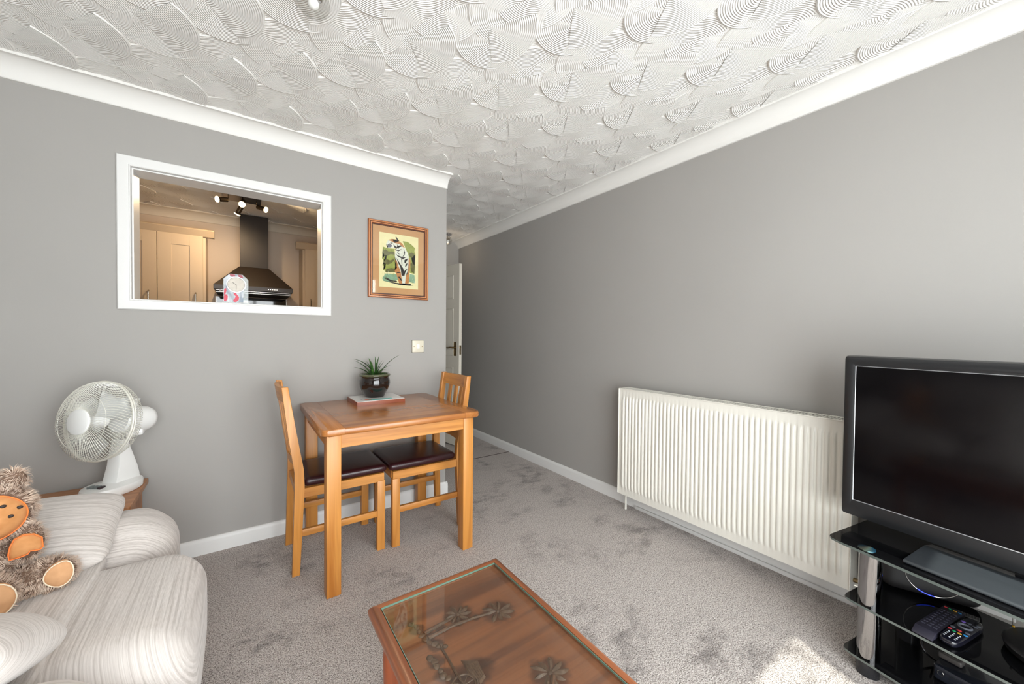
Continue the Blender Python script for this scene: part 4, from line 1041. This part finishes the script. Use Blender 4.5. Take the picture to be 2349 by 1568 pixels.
# ------------------------------------------------------------------ things on the stand
def local_thing(name, label, cat, x, y, z, rz=0, group=None):
    c, s = math.cos(RZT), math.sin(RZT)
    return thing(name, label, cat, (OT[0]+c*x-s*y, OT[1]+s*x+c*y, z), RZT+rz, group)
sp_ = local_thing('speaker', 'black rounded speaker with a thin silver ring and blue arc on the middle shelf', 'speaker', .1962, .2805, .2545, math.radians(31))
bm = NB(); soft(bm, (0, .055, .091), (.133, .058, .0905), .036, 16); obj('body', bm, plain('black_speaker_cloth', (34, 32, 32), .6, nz=6, nscale=900, bump=.2), sp_, smooth=80)
bm = NB(); tube(bm, [(.005+.076*math.cos(a), -.0036, .0935+.076*math.sin(a)) for a in [2*PI*k/72 for k in range(72)]], .0016, 8, closed=True); rg = obj('ring', bm, plain('silver_ring', (200, 196, 190), .2, .8), sp_)
bm = NB(); tube(bm, [(.005+.0755*math.cos(a), -.0044, .0935+.0755*math.sin(a)) for a in [math.radians(236+k*4) for k in range(10)]], .0018, 8); obj('light_arc', bm, plain('blue_light', (40, 60, 200), .3, emit=(50, 80, 255), estr=.6), rg)
r1 = local_thing('remote_control', 'black angular remote with red green yellow blue keys nearest the speaker', 'remote control', .262, .132, .2545, math.radians(-1), 'remote controls on the middle shelf')
bm = NB(); vs = prism(bm, [(-.122, 0), (.118, 0), (.120, .020), (-.098, .020), (-.122, .006)], 'x', -.0245, .0245); es = list(set(e for v in vs for e in v.link_edges)); bmesh.ops.bevel(bm, geom=es, offset=.002, segments=2, profile=.5, affect='EDGES')
obj('body', bm, plain('dark_remote_body', (44, 42, 54), .4), r1, smooth=30)
cols = [plain('key_red', (220, 70, 80), .4), plain('key_green', (40, 170, 110), .4), plain('key_yellow', (236, 186, 60), .4), plain('key_blue', (50, 150, 220), .4)]
for k in range(4):
    bm = NB(); x = -.0165+k*.011; box(bm, x-.0038, x+.0038, .100, .105, .0201, .0218, .0006, 1); obj('key', bm, cols[k], r1)
M_key = plain('grey_key', (104, 108, 118), .4); M_keyw = plain('pale_key', (200, 205, 215), .4); M_keyd = plain('dark_key', (70, 70, 86), .35)
for i in range(9):
    for j in range(3):
        bm = NB(); x = -.014+j*.014; y = -.070+i*.018; box(bm, x-.0045, x+.0045, y-.0035, y+.0035, .0201, .0216, .0008, 1); obj('key', bm, M_keyd, r1)
r2 = local_thing('remote_control', 'black rounded remote with coloured keys and white dots, nearest the shelf edge', 'remote control', .3130, .132, .2545, math.radians(-2), 'remote controls on the middle shelf')
bm = NB(); soft(bm, (0, 0, .0115), (.025, .104, .0113), .0105, 16, fn=lambda p: Vector((p.x*math.sqrt(max(.05, 1-(abs(p.y)/.104)**6*.75)), p.y, p.z))); obj('body', bm, plain('black_gloss_remote', (20, 20, 30), .2, coat=.4), r2, smooth=80)
def rkey(x, y, rx, ry, mat, nm='key'):
    bm = NB(); lathe(bm, [(0, .0245), (.7, .0243), (1, .0236), (1, .0222), (0, .0222)], 16); 
    for v in bm.verts: v.co = Vector((v.co.x*rx+x, v.co.y*ry+y, v.co.z))
    obj(nm, bm, mat, r2, smooth=50)
bm = NB(); tube(bm, [(.014*math.cos(a), .022+.014*math.sin(a), .0232) for a in [2*PI*k/32 for k in range(32)]], .0035, 8, closed=True); obj('key_ring', bm, M_key, r2)
rkey(0, .022, .0055, .0055, M_blacks)
for x, y, c in ((-.017, -.030, 0), (-.006, -.036, 1), (.006, -.036, 2), (.017, -.030, 3)): rkey(x, y, .0048, .0042, cols[c])
for x, y, mm in ((-.016, -.012, M_key), (.016, -.012, M_key), (0, -.018, cols[0]), (-.013, .052, plain('key_violet', (130, 100, 200), .4)), (0, .056, M_key), (.013, .052, M_key), (.016, .066, M_key)): rkey(x, y, .0058, .0050, mm)
for i in range(4):
    for j in range(3): rkey(-.012+j*.012, -.052-i*.011, .0022, .0022, M_keyw)
tk = local_thing('shelf_card', 'small grey ribbed card on the middle shelf between the speaker and the remotes', 'card', .282, .283, .2546, .25)
bm = NB(); box(bm, -.030, .030, -.012, .012, 0, .003, .0006, 1); obj('card', bm, plain('grey_card', (128, 126, 124), .5), tk)
for k in range(9):
    bm = NB(); box(bm, -.027+k*.0065, -.0245+k*.0065, -.009, .009, .0031, .0036); obj('rib', bm, plain('dark_rib', (70, 68, 68), .5), tk, smooth=None)
dd = local_thing('aerial_dish', 'low round black device with a thin upright antenna at the right of the middle shelf', 'device', .495, .235, .2545)
bm = NB(); lathe(bm, [(0, 0), (.105, 0), (.118, .010), (.122, .026), (.118, .034), (.110, .038), (0, .042)], 48); obj('body', bm, plain('matt_black_device', (46, 45, 46), .45, nz=6, nscale=12), dd, smooth=40)
bm = NB(); tube(bm, [(-.108, .030, .0385), (-.110, .032, .070), (-.112, .034, .100)], [.0020, .0016, .0026], 8); obj('antenna', bm, M_steel, dd)
bm = NB(); g_ = bmesh.ops.create_uvsphere(bm, u_segments=10, v_segments=8, radius=.0035)
for v in g_['verts']: v.co += Vector((-.108, .030, .0415))
obj('antenna_base', bm, plain('gold_tip', (230, 180, 60), .25, .6), dd)
bx = local_thing('set_top_box', 'black set-top box with rounded corner and round power button on the bottom shelf', 'media box', .245, .145, .0612)
bm = NB()
vs = prism(bm, rrect(0, .38, 0, .20, (.012, .012, .012, .012), 4), 'z', 0, .047); es = [e for v in vs for e in v.link_edges if abs(e.verts[0].co.z-e.verts[1].co.z) < 1e-6]
bmesh.ops.bevel(bm, geom=list(set(es)), offset=.005, segments=3, profile=.5, affect='EDGES'); obj('case', bm, plain('dark_blue_black_case', (34, 37, 46), .25, coat=.4), bx, smooth=30)
bm = NB(); tube(bm, [(.020+.0075*math.cos(a), -.0006, .026+.0075*math.sin(a)) for a in [2*PI*k/28 for k in range(28)]], .0007, 6, closed=True); obj('power_button', bm, M_steel, bx)
bm = NB(); tube(bm, [(.040, -.0004, .018), (.040, -.0004, .034), (.24, -.0004, .034), (.24, -.0004, .018)], .0006, 6, closed=True); obj('display_outline', bm, M_steel, bx)
ad = local_thing('adapter', 'small grey ribbed adapter lying on top of the set-top box', 'adapter', .270, .215, .1084)
bm = NB(); soft(bm, (0, 0, .010), (.028, .018, .0098), .006, 8); obj('case', bm, plain('grey_adapter', (74, 70, 68), .4), ad, smooth=80)
for k in range(4):
    bm = NB(); box(bm, -.018, .018, -.012+k*.006, -.0095+k*.006, .0199, .0208); obj('rib', bm, plain('adapter_rib', (96, 92, 88), .4), ad, smooth=None)
def cable(label, pts, r=.0028):
    c, s = math.cos(RZT), math.sin(RZT); P = [Vector(p) for p in pts]; out = []
    for i in range(len(P)-1):
        p0, p1, p2, p3 = P[max(0, i-1)], P[i], P[i+1], P[min(len(P)-1, i+2)]
        for k in range(8):
            tt = k/8; out.append(.5*((2*p1)+(-p0+p2)*tt+(2*p0-5*p1+4*p2-p3)*tt*tt+(-p0+3*p1-3*p2+p3)*tt**3))
    out.append(P[-1])
    bm = NB(); tube(bm, [(OT[0]+c*p.x-s*p.y, OT[1]+s*p.x+c*p.y, p.z) for p in out], r, 8)
    o = obj('cable', bm, M_blacks, smooth=80); tag(o, label, 'cable', 'black cables behind the set-top box')
cable('thick black cable looping from the rear column down to the set-top box', [(.175, .275, .150), (.178, .255, .160), (.185, .235, .135), (.200, .215, .100), (.222, .222, .078), (.242, .240, .070)], .0035)
cable('thinner black cable curling behind the set-top box, nearest the wall', [(.185, .335, .175), (.195, .300, .165), (.205, .280, .125), (.215, .262, .098), (.228, .257, .106), (.242, .252, .1135), (.262, .246, .1125)], .0028)

# wall plug beside the stand
sk_ = thing('wall_socket', 'white wall socket with black plug low on the wall behind the stand', 'socket', (W, -2.545, .235))
bm = NB(); box(bm, -.009, -.0005, -.073, .073, -.043, .043, .0025); obj('plate', bm, M_white, sk_)
bm = NB(); soft(bm, (-.022, .030, .0), (.013, .022, .022), .006, 8); obj('plug', bm, M_black, sk_, smooth=80)
bm = NB(); box(bm, -.0125, -.0091, -.045, -.033, .012, .030, .001, 1); obj('rocker', bm, M_white, sk_)

# ------------------------------------------------------------------ ceiling lights
M_crys = pane('crystal_glass', (.93, .93, .92, 1))
def crystal(label, loc, k=1.0, hook=True):
    c = thing('ceiling_light', label, 'light', loc, 0, 'crystal ball ceiling lights')
    bm = NB(); lathe(bm, [(0, 0), (.048, 0), (.050, -.006), (.044, -.016), (.010, -.022), (0, -.022)], 32); obj('ceiling_rose', bm, M_chrome, c, smooth=40)
    bm = NB(); cyl(bm, (0, 0, -.021), (0, 0, -.050), .006, n=12); cyl(bm, (0, 0, -.050), (0, 0, -.066), .024, .026, n=24); obj('lamp_holder', bm, M_steel, c)
    if hook:
        bm = NB(); tube(bm, [(0, 0, -.02), (.018, -.005, -.028), (.028, -.008, -.038), (.012, -.004, -.050), (.004, 0, -.058)], .0020, 6); obj('hook', bm, M_blacks, c)
    # faceted bowl
    bm = NB(); n = 16; rows = []
    for i in range(8):
        a = PI*(.18+.80*i/7); r = .050*math.sin(a); z = -.082+.046*math.cos(a)
        rows.append([bm.verts.new((r*math.cos(2*PI*(j+.5*(i % 2))/n), r*math.sin(2*PI*(j+.5*(i % 2))/n), z)) for j in range(n)])
    for i in range(7):
        for j in range(n):
            A, B = rows[i], rows[i+1]; o2 = i % 2
            if o2 == 0: bm.faces.new((A[j], A[(j+1) % n], B[j])); bm.faces.new((A[(j+1) % n], B[(j+1) % n], B[j]))
            else: bm.faces.new((A[j], B[(j+1) % n], B[j])); bm.faces.new((A[j], A[(j+1) % n], B[(j+1) % n]))
    bm.faces.new(rows[-1])
    bmesh.ops.solidify(bm, geom=bm.faces[:], thickness=.004)
    obj('glass_bowl', bm, M_crys, c, smooth=None)
    bm = NB(); g_ = bmesh.ops.create_uvsphere(bm, u_segments=16, v_segments=12, radius=.017)
    for v in g_['verts']: v.co += Vector((0, 0, -.088))
    obj('bulb', bm, M_white, c, smooth=80)
    return c
crystal('round cut glass ceiling light at the top edge of the photo over the room', (-1.075, -1.235, H-.009))
hl = crystal('small cut glass ceiling light in the hallway above the open door', (.700, 1.430, H-.009))

ld = bpy.data.lights.new('hall_fill_lamp', 'POINT'); lo = bpy.data.objects.new('hall_fill_lamp', ld); COL.objects.link(lo); lo.parent = hl  # fill lamp hung below the glass fitting, added to brighten the hallway
ld.energy = .5; ld.color = (1.0, .80, .58); ld.shadow_soft_size = .03; lo.location = (0, 0, -.19)
# ------------------------------------------------------------------ serving hatch clock
ck = thing('clock', 'glass mantel clock with red poppies and round dial on the hatch sill', 'clock', (-1.2975, .030, AZ0+.0045))
bm = NB(); box(bm, -.066, .066, -.022, .022, 0, .006, .001, 1); obj('base', bm, M_crys, ck)
ol = [(-.0575, .007), (.0575, .007), (.0575, .140), (.030, .167), (-.030, .167), (-.0575, .140)]
bm = NB(); vs = prism(bm, ol, 'y', -.003, .003); obj('glass_plate', bm, M_pane, ck, smooth=None)
bm = NB(); fc = bm.faces.new([bm.verts.new((x, -.0034, z)) for x, z in [(-.056, .008), (.034, .008), (.034, .158), (.029, .1655), (-.029, .1655), (-.056, .139)]])
g_ = bmesh.ops.extrude_face_region(bm, geom=[fc]); [setattr(v, 'co', v.co+Vector((0, -.0006, 0))) for v in g_['geom'] if isinstance(v, bmesh.types.BMVert)]
pf = NT('poppy_print'); v = pf.coord((26, 1, 9)); nn_ = pf.noise(v, 1, 3, .5, .5)
pf.l(pf.ramp(nn_, [(.35, L((116, 124, 136))), (.5, L((164, 170, 176))), (.62, L((196, 198, 200)))]), pf.b.inputs['Base Color']); pf.b.inputs['Roughness'].default_value = .3
obj('printed_panel', bm, pf.m, ck, smooth=None)
bm = NB()
for pts_, mi in (([(-.052, .040), (-.044, .070), (-.046, .085), (-.054, .080), (-.0555, .050)], 0), ([(-.050, .010), (-.040, .020), (-.038, .040), (-.046, .052), (-.0555, .040), (-.0555, .012)], 0),
               ([(.000, .010), (.012, .022), (.014, .038), (.004, .052), (-.002, .062), (-.012, .062), (-.010, .050), (-.002, .042), (-.006, .030), (-.014, .018), (-.010, .010)], 0),
               ([(-.030, .165), (-.005, .165), (-.002, .152), (-.018, .150), (-.028, .158)], 1), ([(.008, .165), (.028, .165), (.034, .150), (.024, .146), (.010, .156)], 1), ([(.020, .012), (.034, .010), (.034, .030), (.026, .040)], 2)):
    bm.faces.new([bm.verts.new((x, -.0044, z)) for x, z in pts_]).material_index = mi
obj('poppy', bm, [plain('poppy_red', (196, 30, 60), .4), plain('poppy_dark', (150, 56, 70), .4), plain('leaf_grey', (120, 132, 146), .4)], ck, smooth=None)
DM = Matrix.Translation((.001, -.0048, .1075)) @ Matrix.Rotation(PI/2, 4, 'X')
bm = NB(); lathe(bm, [(.0405, 0), (.0425, .005), (.0445, .005), (.0455, 0)], 48, DM); obj('dial_ring', bm, M_chrome, ck, smooth=50)
bm = NB(); lathe(bm, [(0, .0015), (.0405, .0015), (.0405, 0)], 48, DM); dl = obj('dial', bm, plain('cream_dial', (204, 196, 184), .5, nz=8, nscale=60), ck, smooth=40)
for nm, L1, an in (('hour_hand', .020, 304), ('minute_hand', .034, 182)):
    a = math.radians(an); bm = NB(); tube(bm, [(.001, -.0068, .1075), (.001+L1*math.sin(a), -.0068, .1075+L1*math.cos(a))], .0010, 6); obj(nm, bm, M_blacks, dl)
bm = NB()
for k in range(12):
    a = 2*PI*k/12; tube(bm, [(.001+.034*math.sin(a), -.0066, .1075+.034*math.cos(a)), (.001+.038*math.sin(a), -.0066, .1075+.038*math.cos(a))], .0006, 5)
obj('hour_marks', bm, plain('grey_marks', (150, 146, 140), .5), dl)

# ------------------------------------------------------------------ kitchen
M_cab = plain('cream_cabinet', (206, 186, 160), .45); M_cabd = plain('cabinet_gap', (60, 48, 40), .8)
def wall_cab(label, x0, x1, doors, loc_y=2.2495):
    c = thing('wall_cabinet', label, 'cabinet', ((x0+x1)/2, loc_y, 1.40), 0, 'kitchen wall cabinets')
    X = (x0+x1)/2; a, b_ = x0-X, x1-X
    bm = NB(); box(bm, a, b_, -.312, 0, 0, .745, .001, 1); obj('body', bm, M_cab, c)
    # crown moulding: square section set at an angle, sticking out past the sides
    bm = NB(); prof = [(-.300, .700), (-.335, .705), (-.380, .755), (-.372, .765), (-.345, .775), (-.300, .772)]
    vs = prism(bm, prof, 'x', a-.065 if doors[0] != 'r' else a-.02, b_+.065); obj('cornice', bm, M_cab, c, smooth=20)
    n = len(doors[1])
    for (d0, d1, hs) in doors[1]:
        d0 -= X; d1 -= X
        bm = NB(); box(bm, d0+.0015, d1-.0015, -.331, -.3125, .002, .706, .0015, 1)
        dr = obj('door', bm, M_cab, c)
        pw = .095
        bm = NB()
        # shaker frame around a recessed panel
        for q in ((d0+.0015, d0+pw, .002, .706), (d1-pw, d1-.0015, .002, .706), (d0+pw, d1-pw, .002, .10), (d0+pw, d1-pw, .608, .706)):
            box(bm, q[0], q[1], -.3375, -.3311, q[2], q[3], .0008, 1)
        obj('door_frame', bm, M_cab, dr)
        hx = d1-.055 if hs > 0 else d0+.055
        bm = NB(); tube(bm, [(hx, -.3378, .03), (hx, -.362, .045), (hx, -.362, .165), (hx, -.3378, .18)], .006, 8); obj('handle', bm, M_steel, dr)
    return c
wall_cab('cream kitchen wall cabinet left of the cooker hood seen through the hatch', -2.52, -1.545, ('l', [(-2.50, -1.882, 1), (-1.880, -1.563, 1)]))
wall_cab('cream kitchen wall cabinet right of the cooker hood seen through the hatch', -.742, -.135, ('l', [(-.722, -.432, -1), (-.430, -.145, 1)]))
M_hood = plain('black_hood', (36, 27, 21), .5)
hd = thing('cooker_hood', 'black pyramid chimney cooker hood on the kitchen wall through the hatch', 'cooker hood', (-1.165, 2.2495, 1.56))
bm = NB(); box(bm, -.118, .118, -.268, -.002, .31, .8285, .002, 1); obj('chimney', bm, M_hood, hd)
bm = NB()
b0 = [bm.verts.new(p) for p in ((-.315, -.5, .098), (.315, -.5, .098), (.315, -.002, .098), (-.315, -.002, .098))]
b1 = [bm.verts.new(p) for p in ((-.125, -.275, .309), (.125, -.275, .309), (.125, -.002, .309), (-.125, -.002, .309))]
for i in range(4): bm.faces.new((b0[i], b0[(i+1) % 4], b1[(i+1) % 4], b1[i]))
bm.faces.new(b1); bm.faces.new(b0[::-1]); obj('canopy', bm, M_hood, hd, smooth=None)
bm = NB(); box(bm, -.316, .316, -.502, -.002, .056, .0975, .002, 1); fa = obj('front_fascia', bm, plain('hood_fascia', (62, 54, 50), .35), hd)
for k in range(5):
    bm = NB(); x = .108+k*.0175; cyl(bm, (x, -.5025, .078), (x, -.5050, .078), .0042, n=12); obj('button', bm, plain('lit_white_button', (245, 242, 235), .3, emit=(255, 244, 225), estr=1.2), fa)
bm = NB(); box(bm, -.300, .300, -.470, -.010, .030, .0555, .002, 1); obj('filter_underside', bm, M_hood, hd)
bm = NB(); box(bm, -.30, .30, -.4725, -.4702, .0475, .0515); box(bm, -.30, .30, -.4725, -.4702, .0305, .0345); obj('steel_strip', bm, M_steel, hd, smooth=None)
bm = NB(); box(bm, -.275, -.262, -.476, -.4728, .036, .050, .001, 1); obj('lamp_lens', bm, plain('lamp_lens', (210, 190, 160), .2), hd)
sl = thing('splashback', 'glossy black splashback panel under the cooker hood', 'splashback', (-1.175, 2.2495, .90))
bm = NB(); box(bm, -.305, .305, -.008, 0, 0, .685, .001, 1); obj('panel', bm, plain('black_gloss_splashback', (26, 18, 15), .06, coat=.5), sl)
bm = NB(); box(bm, .3052, .311, -.010, 0, 0, .685); box(bm, -.311, -.3052, -.010, 0, 0, .685); obj('edge_trim', bm, M_steel, sl, smooth=None)
kf = thing('kitchen_timer', 'small grey framed display on the kitchen side under the cooker hood', 'timer', (-1.12, 2.05, .905+.61))
wt = thing('worktop', 'dark kitchen worktop below the wall cabinets', 'worktop', (-1.40, 1.95, .86))
bm = NB(); box(bm, -1.20, 1.27, -.30, .297, 0, .038, .003); obj('top', bm, plain('dark_worktop', (58, 50, 46), .3, nz=12, nscale=300), wt)
bm = NB(); box(bm, -1.20, 1.27, -.27, .295, -.859, -.001); obj('base_units', bm, M_cab, wt)
bpy.data.objects.remove(kf)
# spotlight bar with four lit heads
M_dk = plain('dark_nickel', (92, 80, 66), .28, .9)
sb_ = thing('spotlight_bar', 'four lit spotlights on a square brown metal plate on the kitchen ceiling', 'light', (-1.262, 1.385, H-.0095))
bm = NB(); box(bm, -.135, .135, -.120, .115, -.022, 0, .002, 1); obj('ceiling_plate', bm, M_dk, sb_)
bulb_m = plain('lit_bulb', (255, 240, 210), .3, emit=(255, 214, 150), estr=14)
heads = [((-.098, -.075, -.02), (-.130, -.110, -.085), (-.85, -.45, -.25)), ((.0, -.085, -.02), (.0, -.10, -.080), (-.10, -.80, -.60)), ((.100, -.020, -.02), (.130, -.040, -.085), (.80, -.50, -.30)), ((.0, .070, -.02), (-.02, .085, -.095), (-.40, .35, -.80))]
for (a, b_, dn) in heads:
    a, b_ = Vector(a), Vector(b_); dn = Vector(dn).normalized(); j = Vector((a.x, a.y, b_.z+.028))
    bm = NB(); tube(bm, [a, j, b_], .0038, 8); st = obj('stem', bm, M_dk, sb_)
    bm = NB(); cyl(bm, b_-dn*.030, b_+dn*.028, .0190, n=24); cyl(bm, b_+dn*.0281, b_+dn*.042, .0165, .0245, n=24); hd_ = obj('lamp_head', bm, M_dk, sb_)
    bm = NB(); cyl(bm, b_+dn*.0421, b_+dn*.050, .0240, .0225, n=24); obj('bulb', bm, bulb_m, hd_)
    ld = bpy.data.lights.new('spot_lamp', 'SPOT'); lo = bpy.data.objects.new('spot_lamp', ld); COL.objects.link(lo); lo.parent = sb_
    ld.energy = 5 if a.x < -.05 else 18; ld.color = (1.0, .72, .42); ld.spot_size = math.radians(172); ld.spot_blend = .8; ld.shadow_soft_size = .022
    lo.location = b_+dn*.056; lo.rotation_euler = dn.to_track_quat('-Z', 'Y').to_euler()
